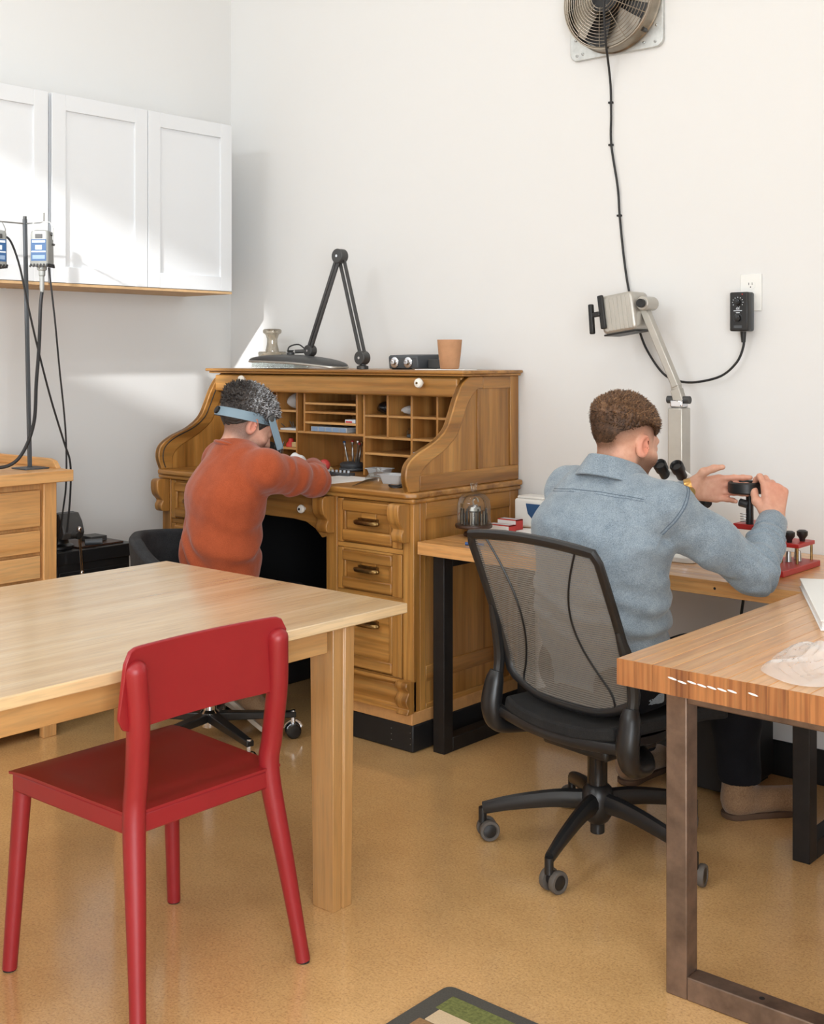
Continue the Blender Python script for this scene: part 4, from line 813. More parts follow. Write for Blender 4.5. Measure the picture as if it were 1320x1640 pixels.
# ---------------- desk worktop
one(MB().obox((-3.28, 3.33, ZW + .0012), (.20, .29, .002), (0, 0, -.1)), 'paper_sheet', 'paper', 'white sheet under the sweater elbow on the desk worktop', 'paper')
t = thing('screwdriver_stand', 'round grey rotating stand holding precision screwdrivers in the desk', 'stand', (-3.49, 3.655, ZW))
MB().lathe([(.048, .0005), (.054, .006), (.052, .012), (.046, .014), (.050, .020), (.050, .030), (.040, .036), (.012, .038)], (-3.49, 3.655, ZW), 32).build('turntable', 'tool_grey', t)
for k, (a, tl, c0) in enumerate(((2.9, .32, 'blue_print'), (2.2, .16, 'red_print'), (.4, .18, 'brass'), (-.3, .32, 'red_handle'), (1.5, .1, 'chrome'))):
    q = Vector((-3.49 + .03 * math.cos(a), 3.655 + .03 * math.sin(a), ZW + .034)); d_ = Vector((math.cos(a) * tl, math.sin(a) * tl * .4, 1)).normalized(); s_ = t
    o_ = thing('screwdriver', ['precision screwdriver with a blue cap in the round stand', 'precision screwdriver with a red cap in the round stand', 'brass precision screwdriver in the round stand', 'precision screwdriver with a rose cap leaning right in the round stand', 'plain chrome precision screwdriver at the back of the round stand'][k], 'screwdriver', tuple(q), 0, 'precision screwdrivers')
    MB().lathe([(.0022, .0005), (.0042, .004), (.0048, .03), (.0035, .045), (.0035, .07), (.0062, .074), (.0062, .082)], q, 10, d_).build('shaft', 'steel', o_); MB().lathe([(.0063, .082), (.0063, .088), (.003, .09)], q, 10, d_).build('cap', c0, o_)
t = thing('graver', 'graver with a round red ball handle in the right hand of the man in orange', 'tool', (-3.424, 3.425, ZW))
MB().ball((-3.421, 3.425, .948), .0235, 18, 12).build('ball_handle', 'red_handle', t); MB().cyl((-3.437, 3.418, .945), (-3.452, 3.412, .942), .009, .007, 12).build('ferrule', 'black_plastic', t); MB().cyl((-3.452, 3.412, .942), (-3.52, 3.39, .915), .0028, .0015, 8).build('blade', 'steel', t)
one(MB().lathe([(.022, .0005), (.022, .018), (.012, .024), (.006, .03)], (-3.505, 3.53, ZW), 18), 'wax_stub', 'sandstone', 'small tan wax stub beside the red ball graver', 'wax')
t = thing('peg_tray', 'small dark tray with white pegs behind the sweater elbow', 'tray', (-3.39, 3.46, ZW))
MB().obox((-3.39, 3.475, ZW + .007), (.13, .045, .012), (0, 0, .1)).build('tray_body', 'tool_grey', t, bevel=.002)
for k in range(6): MB().cyl((-3.44 + k * .02, 3.468 + k * .002, ZW + .013), (-3.44 + k * .02, 3.468 + k * .002, ZW + .022), .005, n=8).build('peg', 'label_white', t)
def dish(x, y, w_, h_, label, z=ZW, rot=0.0):
    t = thing('sorting_dish', label, 'dish', (x, y, z), rot, 'frosted plastic sorting dishes')
    R = [[(a * s_, b * s_, zz) for a, b in rrect(w_, w_ * .75, .012, 3)] for zz, s_ in ((.0005, .70), (h_, .92), (h_ + .001, 1.08), (h_ + .004, 1.08), (h_ + .003, .90), (.004, .66))]; MB().rings(R).build('dish_body', 'frosted_plastic', t, local=True, ang=30); return t
dish(-3.235, 3.545, .095, .030, 'white sorting dish nearest the screwdriver stand on the desk', rot=.1); dish(-3.02, 3.39, .105, .032, 'white sorting dish beside the right curved side panel of the desk', rot=.15); dish(-2.99, 3.555, .10, .024, 'white sorting dish poking out of a right pigeonhole', z=.9850)
t = thing('glass_dome_cover', 'clear glass dome cover with knob on the desk worktop', 'cover', (-3.145, 3.44, ZW)); MB().lathe([(.052, .0005), (.050, .012), (.036, .026), (.010, .032), (.008, .038), (.012, .044), (.008, .05), (.001, .05)], (-3.145, 3.44, ZW), 28, cap=False).build('lid_body', 'clear_glass', t)
t = thing('tweezers', 'steel tweezers lying at the front of the desk worktop', 'tweezers', (-3.10, 3.31, ZW))
for sg in (-1, 1): MB().tube(spline([(-3.062, 3.208, ZW + .003), (-3.10 + sg * .004, 3.30, ZW + .006), (-3.125 + sg * .006, 3.36, ZW + .007), (-3.165, 3.455, ZW + .004)], 5), [.001, .0012, .0014, .0016, .002, .0022, .0026, .003, .0034, .0036, .0036, .0036, .0036, .0036, .003, .003], 6, flat=.6).build('arm', 'steel', t)
one(MB().tube([(-2.925 + .026 * math.cos(a) * (1 + .08 * math.sin(3 * a)), 3.292 + .022 * math.sin(a), ZW + .005 + .003 * math.sin(2 * a)) for a in np.linspace(0, 2 * PI, 25)[:-1]], .0045, 6, closed=True), 'wire_coil', 'black_plastic', 'black wire coil by the right curved side panel on the worktop', 'coil')
one(MB().sheet(lambda u, v: (-3.585 + .10 * (u - .5) + .02 * v, 3.42 + .075 * (v - .5), ZW + .003 + .080 * (math.sin(PI * u) * math.sin(PI * v)) ** .45 + .004 * math.sin(14 * u + 5 * v)), 18, 14), 'cotton_cloth', 'cotton_white', 'bunched white cotton cloth by the hands of the man in orange', 'cloth', ang=80)
# ---------------- contents of the pigeonholes
def putbox(nm, mat, label, cat, x0, x1, y0, y1, z0_, z1_, bevel=.002): return one(B(x0, x1, y0, y1, z0_, z1_), nm, mat, label, cat, bevel=bevel)
t = thing('parts_case', 'long clear blue parts case in the lowest letter slot', 'case', (-3.50, 3.6, 1.069)); B(-3.615, -3.41, 3.54, 3.68, 1.0690, 1.090).build('case_body', 'frosted_plastic', t, bevel=.002)
for k in range(5): B(-3.608 + k * .040, -3.574 + k * .040, 3.5385, 3.5395, 1.071, 1.088).build('compartment', 'pale_print', t)
t = thing('packet', 'red and white packet in the third letter slot', 'packet', (-3.38, 3.56, 1.11)); B(-3.415, -3.36, 3.535, 3.60, 1.1098, 1.124).build('packet_body', 'label_white', t, bevel=.002); B(-3.41, -3.375, 3.5342, 3.5352, 1.112, 1.118).build('red_print', 'red_print', t)
def lump(nm, mat, label, cat, c, r, seed, th=0.0):
    r_ = np.random.default_rng(seed); ph = r_.uniform(0, 6, 6)
    def fn(u, v):
        a, b = 2 * PI * u, PI * v; k = 1 + .13 * math.sin(3 * a + ph[0]) * math.sin(b) + .10 * math.sin(5 * a + 3 * b + ph[1]); s_ = max(math.sin(b), .02); return (c[0] + r[0] * k * s_ * math.cos(a), c[1] + r[1] * k * s_ * math.sin(a), c[2] + r[2] - r[2] * math.cos(b) * (1 if b > PI / 2 else .98))
    return one(MB().sheet(fn, 26, 14), nm, mat, label, cat, ang=40)
lump('tool_pouch', 'black_gloss', 'shiny dark pouch in the top pigeonhole right of the letter slots', 'pouch', (-3.235, 3.60, 1.1490), (.045, .04, .026), 1)
lump('plastic_pouch', 'thin_bag', 'clear plastic pouch in the top pigeonhole beside the dark pouch', 'pouch', (-3.105, 3.60, 1.1490), (.044, .04, .020), 2)
t = thing('glass_vial', 'small clear vial in the middle right pigeonhole', 'vial', (-3.09, 3.575, 1.0637)); MB().lathe([(.004, .0005), (.024, .001), (.024, .026), (.018, .03), (.019, .036), (.004, .037)], (-3.09, 3.575, 1.0637), 20).build('vial_body', 'clear_glass', t)
MB().lathe([(.004, .002), (.022, .002), (.022, .012), (.004, .013)], (-3.09, 3.575, 1.0637), 18).build('contents', 'tool_grey', t)
lump('clear_jar_bag', 'thin_bag', 'clear bag of parts in the top pigeonhole beside the head of the man in orange', 'bag', (-3.745, 3.60, 1.1540), (.045, .05, .036), 3)
t = thing('scrap_tray', 'shallow tray of small metal scraps left of the letter slots', 'tray', (-3.75, 3.58, 1.068)); B(-3.80, -3.70, 3.54, 3.66, 1.0676, 1.076).build('tray_body', 'label_white', t, bevel=.002)
for k in range(9): a = random.uniform(0, 6); q = Vector((random.uniform(-3.785, -3.715), random.uniform(3.545, 3.63), 1.079)); MB().cyl(q, q + Vector((math.cos(a) * .02, math.sin(a) * .01, random.uniform(.008, .04))), .0018, n=6).build('metal_scrap', 'charcoal_lamp', t)
one(MB().lathe([(.022, .0003), (.021, .012), (.012, .022), (.010, .034), (.003, .036)], (-3.765, 3.57, .9968), 18), 'red_stopper', 'red_print', 'red cone stopper on the lower left pigeonhole shelf', 'stopper')
putbox('eraser_block', 'sandstone', 'cream block beside the red stopper on the pigeonhole shelf', 'block', -3.735, -3.70, 3.545, 3.60, .9968, 1.018)
t = thing('pencil', 'yellow pencil standing in the narrow slot right of the letter slots', 'pencil', (-3.326, 3.56, 1.0690)); MB().bar((-3.327, 3.58, 1.069), (-3.324, 3.55, 1.205), .007, .007, (0, 1, 0)).build('barrel', 'yellow_paint', t); MB().cyl((-3.324, 3.55, 1.205), (-3.3236, 3.546, 1.222), .0035, .0006, 8).build('point', 'sandstone', t)
# ---------------- floor mat, added dark box and cable under the wall bench
t = thing('floor_mat', 'dark grey bordered mat with green and cream stripes on the cork floor', 'mat', (-1.27, 1.77, 0))
MB().prism(rrect(.82, .60, .02, 3, -1.270, 1.765), 'z', .0005, .010).build('border', 'mat_grey', t, bevel=.003)
yy = 2.030
for k, (h_, mt_) in enumerate(((.060, 'mat_green'), (.050, 'mat_cream'), (.035, 'mat_brown'), (.055, 'mat_cream'), (.05, 'mat_grey2'), (.06, 'mat_green'), (.05, 'mat_cream'), (.04, 'mat_brown'), (.06, 'mat_green'), (.05, 'mat_cream'))): B(-1.640 + (.0 if k % 2 == 0 else .012), -.90, yy - h_ + .002, yy, .0085, .0115 + .0006 * (k % 2)).build('stripe', mt_, t, bevel=.001); yy -= h_
t = thing('added_dark_box', 'added black box filling the dark area on the floor under the wall bench', 'case', (-1.83, 3.68, 0)); B(-1.95, -1.72, 3.52, 3.80, .012, .42).build('case_body', 'black_base', t, bevel=.004)  # added black box, fills a dark area that is mostly the trousers
for x in (-1.94, -1.75): B(x, x + .02, 3.54, 3.78, .0, .012).build('foot', 'black_rubber', t)
one(MB().tube(spline([(-1.78, 3.70, BZ - .046), (-1.775, 3.70, .62), (-1.79, 3.705, .52), (-1.80, 3.70, .421)], 6), .005, 8), 'hanging_cable', 'dark_cable', 'black cable hanging from the wall bench to the added black box below', 'cable')
# ================================================================== PEOPLE: implicit surfaces meshed with surface nets
f32 = np.float32
def A3(p): return np.array(p, f32)
class Fig:
    """a list of blended implicit primitives"""
    def __init__(s): s.ops = []; s.fr = None
    def frame(s, c=None, M=None): s.fr = None if c is None else (A3(c), np.array(M, f32)); return s
    def _add(s, kind, fn, k):
        if s.fr is not None:
            c, M = s.fr; g = fn; fn = lambda P, g=g, c=c, M=M: g((P - c) @ M)
        s.ops.append((kind, fn, k)); return s
    def cap(s, a, b, ra, rb=None, k=.02, kind='u'):
        a, b = A3(a), A3(b); rb = ra if rb is None else rb; ba = b - a; L2 = max(float(ba @ ba), 1e-9)
        def fn(P):
            pa = P - a; t = np.clip(pa @ ba / L2, 0, 1); return np.linalg.norm(pa - t[:, None] * ba, axis=1) - (ra + (rb - ra) * t)
        return s._add(kind, fn, k)
    def chain(s, pts, rs, k=.02):
        for i in range(len(pts) - 1): s.cap(pts[i], pts[i + 1], rs[i], rs[i + 1], k)
        return s
    def ell(s, c, r, rot=None, k=.02, kind='u'):
        c, r = A3(c), A3(r); M = None if rot is None else np.array(Euler(rot).to_matrix(), f32)
        def fn(P):
            q = P - c
            if M is not None: q = q @ M
            k0 = np.linalg.norm(q / r, axis=1); k1 = np.linalg.norm(q / (r * r), axis=1); return k0 * (k0 - 1) / np.maximum(k1, 1e-6)
        return s._add(kind, fn, k)
    def ecap(s, a, b, ra, rb, side, k=.04):
        """elliptic capsule: ra=(half width along side, half depth)"""
        a, b, sd = A3(a), A3(b), A3(side); ax = b - a; L = float(np.linalg.norm(ax)); ax = ax / L; sd = sd - ax * (sd @ ax); sd /= np.linalg.norm(sd); dp = np.cross(ax, sd)
        def fn(P):
            q = P - a; t = np.clip(q @ ax / L, 0, 1); ru = ra[0] + (rb[0] - ra[0]) * t; rv = ra[1] + (rb[1] - ra[1]) * t
            h = q @ ax - t * L; u = q @ sd; v = q @ dp; w = np.minimum(ru, rv)
            k0 = np.sqrt((u / ru) ** 2 + (v / rv) ** 2 + (h / w) ** 2); k1 = np.sqrt((u / ru ** 2) ** 2 + (v / rv ** 2) ** 2 + (h / w ** 2) ** 2); return k0 * (k0 - 1) / np.maximum(k1, 1e-6)
        return s._add('u', fn, k)
    def cut(s, fn): return s._add('i', fn, 0)           # keep where fn<0
    def disp(s, fn): s.ops.append(('d', fn, 0)); return s
    def ev(s, P, act=None):
        d = np.full(len(P), 1.0, f32)
        for i, (kind, fn, k) in enumerate(s.ops):
            if act is not None and not act[i]: continue
            if kind == 'd': d = d + fn(P); continue
            e = fn(P)
            if kind == 'u':
                h = np.maximum(k - np.abs(d - e), 0) / k; d = np.minimum(d, e) - h * h * k * .25
            elif kind == 's':
                e = -e; h = np.maximum(k - np.abs(d - e), 0) / k; d = np.maximum(d, e) + h * h * k * .25
            else: d = np.maximum(d, e)
        return d
    def mesh(s, lo, hi, h=.004, blk=10):
        lo, hi = A3(lo), A3(hi); nb = np.ceil((hi - lo) / (h * blk)).astype(int); n = nb * blk + 1
        G = np.ones(n, f32); R = h * blk * .5 * 1.75
        ii = np.stack(np.meshgrid(*[np.arange(k) for k in nb], indexing='ij'), -1).reshape(-1, 3)
        C = (lo + (ii + .5) * (h * blk)).astype(f32)
        dc = s.ev(C); per = [None if kind in 'd' else fn(C) for kind, fn, k in s.ops]
        kk = [k for _, _, k in s.ops]; o = np.stack(np.meshgrid(*[np.arange(blk + 1)] * 3, indexing='ij'), -1).reshape(-1, 3)
        for q in range(len(ii)):
            i0 = ii[q] * blk; sl = tuple(slice(a, a + blk + 1) for a in i0)
            if abs(dc[q]) > R + .03: 
                if dc[q] < 0: G[sl] = -1
                continue
            act = [p is None or p[q] < R + k + .03 or s.ops[j][0] == 'i' for j, (p, k) in enumerate(zip(per, kk))]
            G[sl] = s.ev((lo + (o + i0) * h).astype(f32), act).reshape((blk + 1,) * 3)
        I = G < 0
        cs = np.zeros(n - 1, np.uint8)
        for dx in (0, 1):
            for dy in (0, 1):
                for dz in (0, 1): cs += I[dx:n[0] - 1 + dx, dy:n[1] - 1 + dy, dz:n[2] - 1 + dz]
        ac = np.argwhere((cs > 0) & (cs < 8)); vid = np.full(n - 1, -1, np.int32); vid[tuple(ac.T)] = np.arange(len(ac))
        cor = np.array([(a, b, c) for a in (0, 1) for b in (0, 1) for c in (0, 1)]); val = np.stack([G[tuple((ac + c).T)] for c in cor], 1)
        acc = np.zeros((len(ac), 3)); cnt = np.zeros(len(ac))
        for a in range(8):
            for b in range(a + 1, 8):
                if np.abs(cor[a] - cor[b]).sum() != 1: continue
                m_ = (val[:, a] < 0) != (val[:, b] < 0); t = np.where(m_, val[:, a] / np.where(m_, val[:, a] - val[:, b], 1), 0)
                acc += np.where(m_[:, None], cor[a] + t[:, None] * (cor[b] - cor[a]), 0); cnt += m_
        V = lo + (ac + acc / cnt[:, None]) * h; Fs = []
        for ax in range(3):
            b, c = (ax + 1) % 3, (ax + 2) % 3; s0 = [slice(1, -1)] * 3; s0[ax] = slice(0, -1); s1 = list(s0); s1[ax] = slice(1, None)
            e = I[tuple(s0)] != I[tuple(s1)]; w = np.argwhere(e); off = np.ones(3, int); off[ax] = 0; w = w + off
            inside = I[tuple(w.T)]; eb = np.zeros(3, int); eb[b] = 1; ec = np.zeros(3, int); ec[c] = 1
            q = np.stack([vid[tuple((w - eb - ec).T)], vid[tuple((w - ec).T)], vid[tuple(w.T)], vid[tuple((w - eb).T)]], 1); q[~inside] = q[~inside][:, ::-1]; Fs.append(q[(q >= 0).all(1)])
        return V, np.vstack(Fs)
def npobj(name, V, Fq, mat, parent, attrs=None):
    me = bpy.data.meshes.new(name); nf, k = Fq.shape
    me.vertices.add(len(V)); me.vertices.foreach_set('co', np.asarray(V, f32).ravel()); me.loops.add(nf * k); me.loops.foreach_set('vertex_index', Fq.astype(np.int32).ravel())
    me.polygons.add(nf); me.polygons.foreach_set('loop_start', np.arange(0, nf * k, k, dtype=np.int32)); me.polygons.foreach_set('use_smooth', np.ones(nf, bool)); me.update(calc_edges=True); me.validate()
    for a, val in (attrs or {}).items():
        at = me.attributes.new(a, 'FLOAT', 'POINT'); at.data.foreach_set('value', np.asarray(val, f32))
    me.materials.append(MAT[mat]); o = link(bpy.data.objects.new(name, me)); o.parent = parent; return o
def sstep(a, b, x): t = np.clip((x - a) / (b - a), 0, 1); return t * t * (3 - 2 * t)
def wob(P, f, seed):
    r = np.random.default_rng(seed); P = np.asarray(P, f32); out = np.zeros(len(P), f32)
    for i in range(5):
        k = (r.normal(size=3) * f * (1 + .45 * i)).astype(f32); k2 = (r.normal(size=3) * f * .7).astype(f32); out += np.sin(P @ k + f32(1.6) * np.sin(P @ k2 + f32(r.uniform(0, 6))) + f32(r.uniform(0, 6))) / f32(1 + .6 * i)
    return out / 2.6
def lerp(a, b, t): return tuple(np.array(a) + (np.array(b) - np.array(a)) * t)

# skin: attribute 'stubble' mixes in hair colour, 'flush' adds red
def skin(name, base, hair):
    m = NT(name); m.inp(Roughness=.52, Subsurface_Weight=.12, Subsurface_Radius=(.012, .005, .003), Specular_IOR_Level=.4)
    v = m.coord(); n = m.noise(v, 60, 4, .6); n2 = m.noise(v, 900, 2, .5); b0 = lin(base)
    c = m.ramp(n, [(.3, tuple(k * f for k, f in zip(b0[:3], (.86, .78, .76))) + (1,)), (.7, b0)])
    fl = m.new('ShaderNodeAttribute', attribute_name='flush'); c = m.mix(fl.outputs['Fac'], c, lin((214, 120, 98)))
    st = m.new('ShaderNodeAttribute', attribute_name='stubble'); mr = m.new('ShaderNodeMapRange'); mr.inputs[1].default_value = .38; mr.inputs[2].default_value = .62; mr.inputs[3].default_value = .72; mr.inputs[4].default_value = 1.0; m.l(n2, mr.inputs[0])
    mu = m.new('ShaderNodeMath', operation='MULTIPLY'); m.l(st.outputs['Fac'], mu.inputs[0]); m.l(mr.outputs[0], mu.inputs[1]); m.col(m.mix(mu.outputs[0], c, lin(hair))); m.bump(n2, .12, .0005)
skin('skin_a', (218, 172, 146), (88, 60, 42)); skin('skin_b', (222, 176, 154), (58, 46, 42))
def hairmat(name, stops, rough=.5):
    m = NT(name); m.inp(Roughness=rough, Specular_IOR_Level=.35); at = m.new('ShaderNodeAttribute', attribute_name='shade'); m.col(m.ramp(at.outputs['Fac'], stops)); m.bump(m.noise(m.coord(), 900, 2), .5, .001)
hairmat('hair_brown', [(0, (50, 34, 23)), (.5, (92, 65, 45)), (1, (138, 103, 72))]); hairmat('hair_grey', [(0, (36, 30, 27)), (.4, (70, 64, 61)), (.7, (126, 126, 128)), (1, (196, 198, 202))])

def head_prims(F, C, M):
    F.frame(C, M)
    F.ell((0, -.018, .032), (.077, .098, .084), k=.03).ell((0, .030, -.030), (.063, .066, .082), k=.04).ell((0, .046, -.088), (.043, .044, .034), k=.035)
    F.cap((0, .094, .006), (0, .112, -.032), .007, .0125, k=.012).ell((0, .106, -.036), (.017, .012, .009), k=.01)
    F.ell((0, .078, .022), (.050, .020, .013), k=.02)
    for sx in (-1, 1):
        F.ell((sx * .033, .101, .000), (.016, .012, .011), k=.012, kind='s').ell((sx * .033, .083, .000), (.0125, .0125, .0125), k=.004)
        F.ell((sx * .047, .058, -.032), (.022, .024, .018), k=.03)                                     # cheek
        F.ell((sx * .083, -.009, -.012), (.0085, .020, .033), (0, 0, -sx * .50), k=.007)                # ear
        F.ell((sx * .0915, -.004, -.009), (.0080, .0125, .0225), (0, 0, -sx * .50), k=.004, kind='s').cap((sx * .082, -.002, -.036), (sx * .081, .003, -.026), .007, .006, k=.006)
    F.ell((0, .098, -.062), (.021, .010, .0055), k=.008).ell((0, .096, -.073), (.018, .010, .006), k=.008)
    F.frame()
def hand_prims(F, w, d, n, s, curl, spread=0.0, thumb=None, sc_=1.0):
    """w wrist, d towards fingers, n palm normal, s thumb side; curl: 4 x (mcp,pip,dip) degrees"""
    w, d, n, s = [np.array(v, float) for v in (w, d, n, s)]; d /= np.linalg.norm(d); n -= d * (n @ d); n /= np.linalg.norm(n); s -= d * (s @ d) + n * (s @ n); s /= np.linalg.norm(s)
    tips = []
    for i, (off, base, ph, r) in enumerate(((.030, .090, (.043, .026, .021), .0092), (.010, .093, (.047, .029, .022), .0094), (-.010, .089, (.043, .027, .022), .0089), (-.029, .080, (.034, .021, .019), .0080))):
        p = w + (d * base + s * off) * sc_; F.cap(w + (d * .012 + s * off * .55) * sc_, p, .0155, .0125, k=.014)
        a = 0; sp = spread * off / .03
        for j, L in enumerate(ph):
            a += math.radians(curl[i][j]); dr = d * math.cos(a) + n * math.sin(a) + s * sp * .3 * math.cos(a); dr /= np.linalg.norm(dr); q = p + dr * L * sc_
            F.cap(p, q, r * (1.03 - .07 * j) * sc_, r * (.97 - .09 * j) * sc_, k=.006); p = q
        tips.append(p)
    F.ell(w + (d * .045 + s * .004 + n * .003) * sc_, (.001, .001, .001), k=.01)
    tb = w + (d * .022 + s * .026 + n * .006) * sc_; F.cap(w + d * .01, tb, .016, .016, k=.015); p = tb
    for (cd_, cs, cn), L, r0, r1 in thumb:
        dr = d * cd_ + s * cs + n * cn; dr /= np.linalg.norm(dr); q = p + dr * L * sc_; F.cap(p, q, r0, r1, k=.008); p = q
    return tips
def strands(V, C, M, keep, n, length, seed, lift=.35, curl=0.0, taper=False):
    """short hairs as thin tapered blades standing on the hair shell"""
    r = np.random.default_rng(seed); idx = r.choice(np.argwhere(keep).ravel(), n); p = V[idx] + r.normal(size=(n, 3)) * .0012; c = A3(C) + M @ A3((0, -.015, .03)); out = p - c; out /= np.linalg.norm(out, axis=1)[:, None]
    fw = np.array(M)[:, 1]; up = np.array(M)[:, 2]; loc = (p - A3(C)) @ M
    flow = np.where((loc[:, 2] > .06)[:, None], fw, -up); flow = flow - out * (flow * out).sum(1)[:, None]; flow /= np.linalg.norm(flow, axis=1)[:, None] + 1e-6
    dr = out * lift + flow * (1 - lift) + r.normal(size=(n, 3)) * (.25 + curl); dr /= np.linalg.norm(dr, axis=1)[:, None]; L = length * r.uniform(.6, 1.3, n)[:, None] * (np.clip(.25 + sstep(.0, .08, loc[:, 2]), .25, 1)[:, None] if taper else 1)
    sd = np.cross(dr, out); sd /= np.linalg.norm(sd, axis=1)[:, None] + 1e-6; w = .0011; mid = p + dr * L * .55; b2 = r.normal(size=(n, 3)) * curl * length
    tip = p + dr * L + b2 - out * L * .12
    VV = np.stack([p - out * .002 - sd * w, p - out * .002 + sd * w, mid + sd * w * .8, mid - sd * w * .8, tip], 1).reshape(-1, 3)
    k = np.arange(n)[:, None] * 5; FF = np.vstack([k + [0, 1, 2, 3], k + [3, 2, 4, 4]]); return VV, FF, np.repeat(r.uniform(0, 1, n), 5)
def rotm(yaw, pitch, roll=0.0):
    return np.array(Matrix.Rotation(yaw, 3, 'Z') @ Matrix.Rotation(-pitch, 3, 'X') @ Matrix.Rotation(roll, 3, 'Y'), float)
def collar_ring(F, C, ax_a, ax_b, z0, tilt, r=.005): pass

# ------------------------------------------------------------------ man in the blue shirt (figure frame: y faces the bench)
pm = thing('person', 'man in light blue denim shirt seated at the microscope', 'person', OC, OYAW)
HC, HM = (.024, .088, 1.140), rotm(math.radians(-4), math.radians(17))
C7 = (.034, .018, 1.062); RS, LS = (.215, .035, .968), (-.150, .055, .985); RE, LE = (.345, .245, .792), (-.142, .296, .818); RW, LW = (.272, .440, .915), (.042, .350, .985)
body = Fig(); head_prims(body, HC, HM)
body.cap((.026, .050, 1.08), (.032, .022, 1.02), .058, .064, k=.03)
body.ecap((.03, .02, .93), (.015, -.01, .72), (.150, .085), (.15, .10), (1, 0, 0)).ecap((.015, -.01, .72), (0, .04, .53), (.15, .10), (.155, .10), (1, 0, 0))
body.chain([(.13, .03, .985), RS, RE, lerp(RE, RW, .35), RW], [.045, .045, .036, .036, .027], k=.03).chain([(-.08, .04, .99), LS, LE, lerp(LE, LW, .35), LW], [.045, .045, .036, .036, .027], k=.03)
RK, LK = (.17, .40, .50), (-.22, .40, .50); RA, LA = (.105, .50, .10), (-.28, .49, .10)
body.chain([(.09, .04, .52), RK, RA], [.075, .055, .030], k=.03).chain([(-.09, .04, .52), LK, LA], [.075, .055, .030], k=.03)
# right hand closes on the tool ring, left hand open with palm to the right
RD, RN = np.array((-.05, .14, .98)), np.array((-.86, .50, 0.)); hand_prims(body, RW, RD, RN, np.cross(RD, RN), [(48, 62, 35), (62, 66, 35), (70, 66, 36), (74, 62, 36)], .2, [((.75, .62, .35), .034, .0145, .0125), ((.95, .05, .55), .030, .0120, .0105), ((.9, -.25, .5), .024, .0105, .0085)])
LD, LN = np.array((.66, .75, .04)), np.array((.75, -.66, -.05)); hand_prims(body, LW, LD, LN, np.cross(LN, LD), [(6, 10, 6), (14, 16, 10), (22, 24, 14), (28, 30, 18)], .10, [((.55, .75, .35), .036, .0150, .0125), ((.92, .35, .20), .031, .0120, .0105), ((.98, .15, .15), .026, .0100, .0080)])
def line_a(x, y):
    base = np.interp(y, [-.13, -.105, -.075, -.04, -.012, .010, .028, .045, .062, .078, .11], [-.050, -.046, -.030, -.004, .012, .014, .010, .020, .058, .074, .09]); side = sstep(.022, .060, np.abs(x)) * np.interp(y, [-.11, -.08, .03, .05], [.2, 1, 1, 0]); return (base + .040 * side).astype(f32)
V, Fq = body.mesh((-.45, -.20, .02), (.55, .75, 1.32), .0036)
q = (V - A3(HC)) @ HM; x, y, z = q.T; ishead = (V[:, 2] > 1.0) & (np.abs(x) < .11) & (y > -.14) & (y < .14) & (z > -.19)
beard = sstep(-.018, -.05, z - .10 * (y - .0)) * sstep(-.012, .012, y + .004) * (1 - sstep(.09, .105, y) * sstep(-.055, -.03, z)) * (np.abs(x) < .088)
la_ = line_a(x, y); fade = (sstep(-.060, -.008, z - la_) * .66 + sstep(-.020, .004, z - la_) * .32) * (1 - sstep(.034, .048, y)); fade = np.where(z > la_ + .006, .95, fade)
ear = np.exp(-((np.abs(x) - .088) / .012) ** 2 - ((y + .006) / .03) ** 2 - ((z + .012) / .04) ** 2)
st = np.where(ishead, np.clip(np.maximum(beard * .92, fade) * (1 - .9 * ear), 0, 1), 0)
hd = np.minimum(np.linalg.norm(V - A3(RW) - A3(RD) * .09, axis=1), np.linalg.norm(V - A3(LW) - A3(LD) * .13, axis=1))
npobj('body', V, Fq, 'skin_a', pm, {'stubble': st, 'flush': np.where(ishead, .55 * ear + .10, np.clip(.42 - hd * 4, .06, .42))})
# hair
def hair(C, M, thick, line, amp, freq, seed):
    H = Fig(); H.frame(C, M); H.ell((0, -.018, .032), (.077, .098, .084), k=.03).ell((0, .030, -.030), (.0635, .0665, .0825), k=.04)
    H.cut(lambda P: (line(P[:, 0], P[:, 1]) - P[:, 2]).astype(f32)); H.frame()
    def fn(P):
        q = (P - A3(C)) @ M; t = thick(q[:, 0], q[:, 1], q[:, 2]); return (-t + np.minimum(amp, t * .7) * wob(q, freq, seed)).astype(f32)
    H.ops.insert(2, ('d', fn, 0)); return H
H = hair(HC, HM, lambda x, y, z: .0006 + .0185 * sstep(.004, .085, z + .06 * y) * (1 - .55 * sstep(.045, .090, y)), line_a, .0030, 170, 3); V, Fq = H.mesh((HC[0] - .13, HC[1] - .14, HC[2] - .12), (HC[0] + .13, HC[1] + .15, HC[2] + .16), .0026)
lq = (V - A3(HC)) @ HM; tone = lambda q: .30 * sstep(.02, .075, q[:, 2]) - .22; sh = np.clip(.45 + tone(lq) + .42 * wob(lq, 240, 5), 0, 1); SV, SF, SS = strands(V, HC, HM, lq[:, 2] > -.02, 9000, .0125, 11, .36, 0, True)
npobj('hair', np.vstack([V, SV]), np.vstack([Fq, SF + len(V)]), 'hair_brown', pm, {'shade': np.concatenate([sh, np.clip(SS + tone((SV - A3(HC)) @ HM), 0, 1)])})
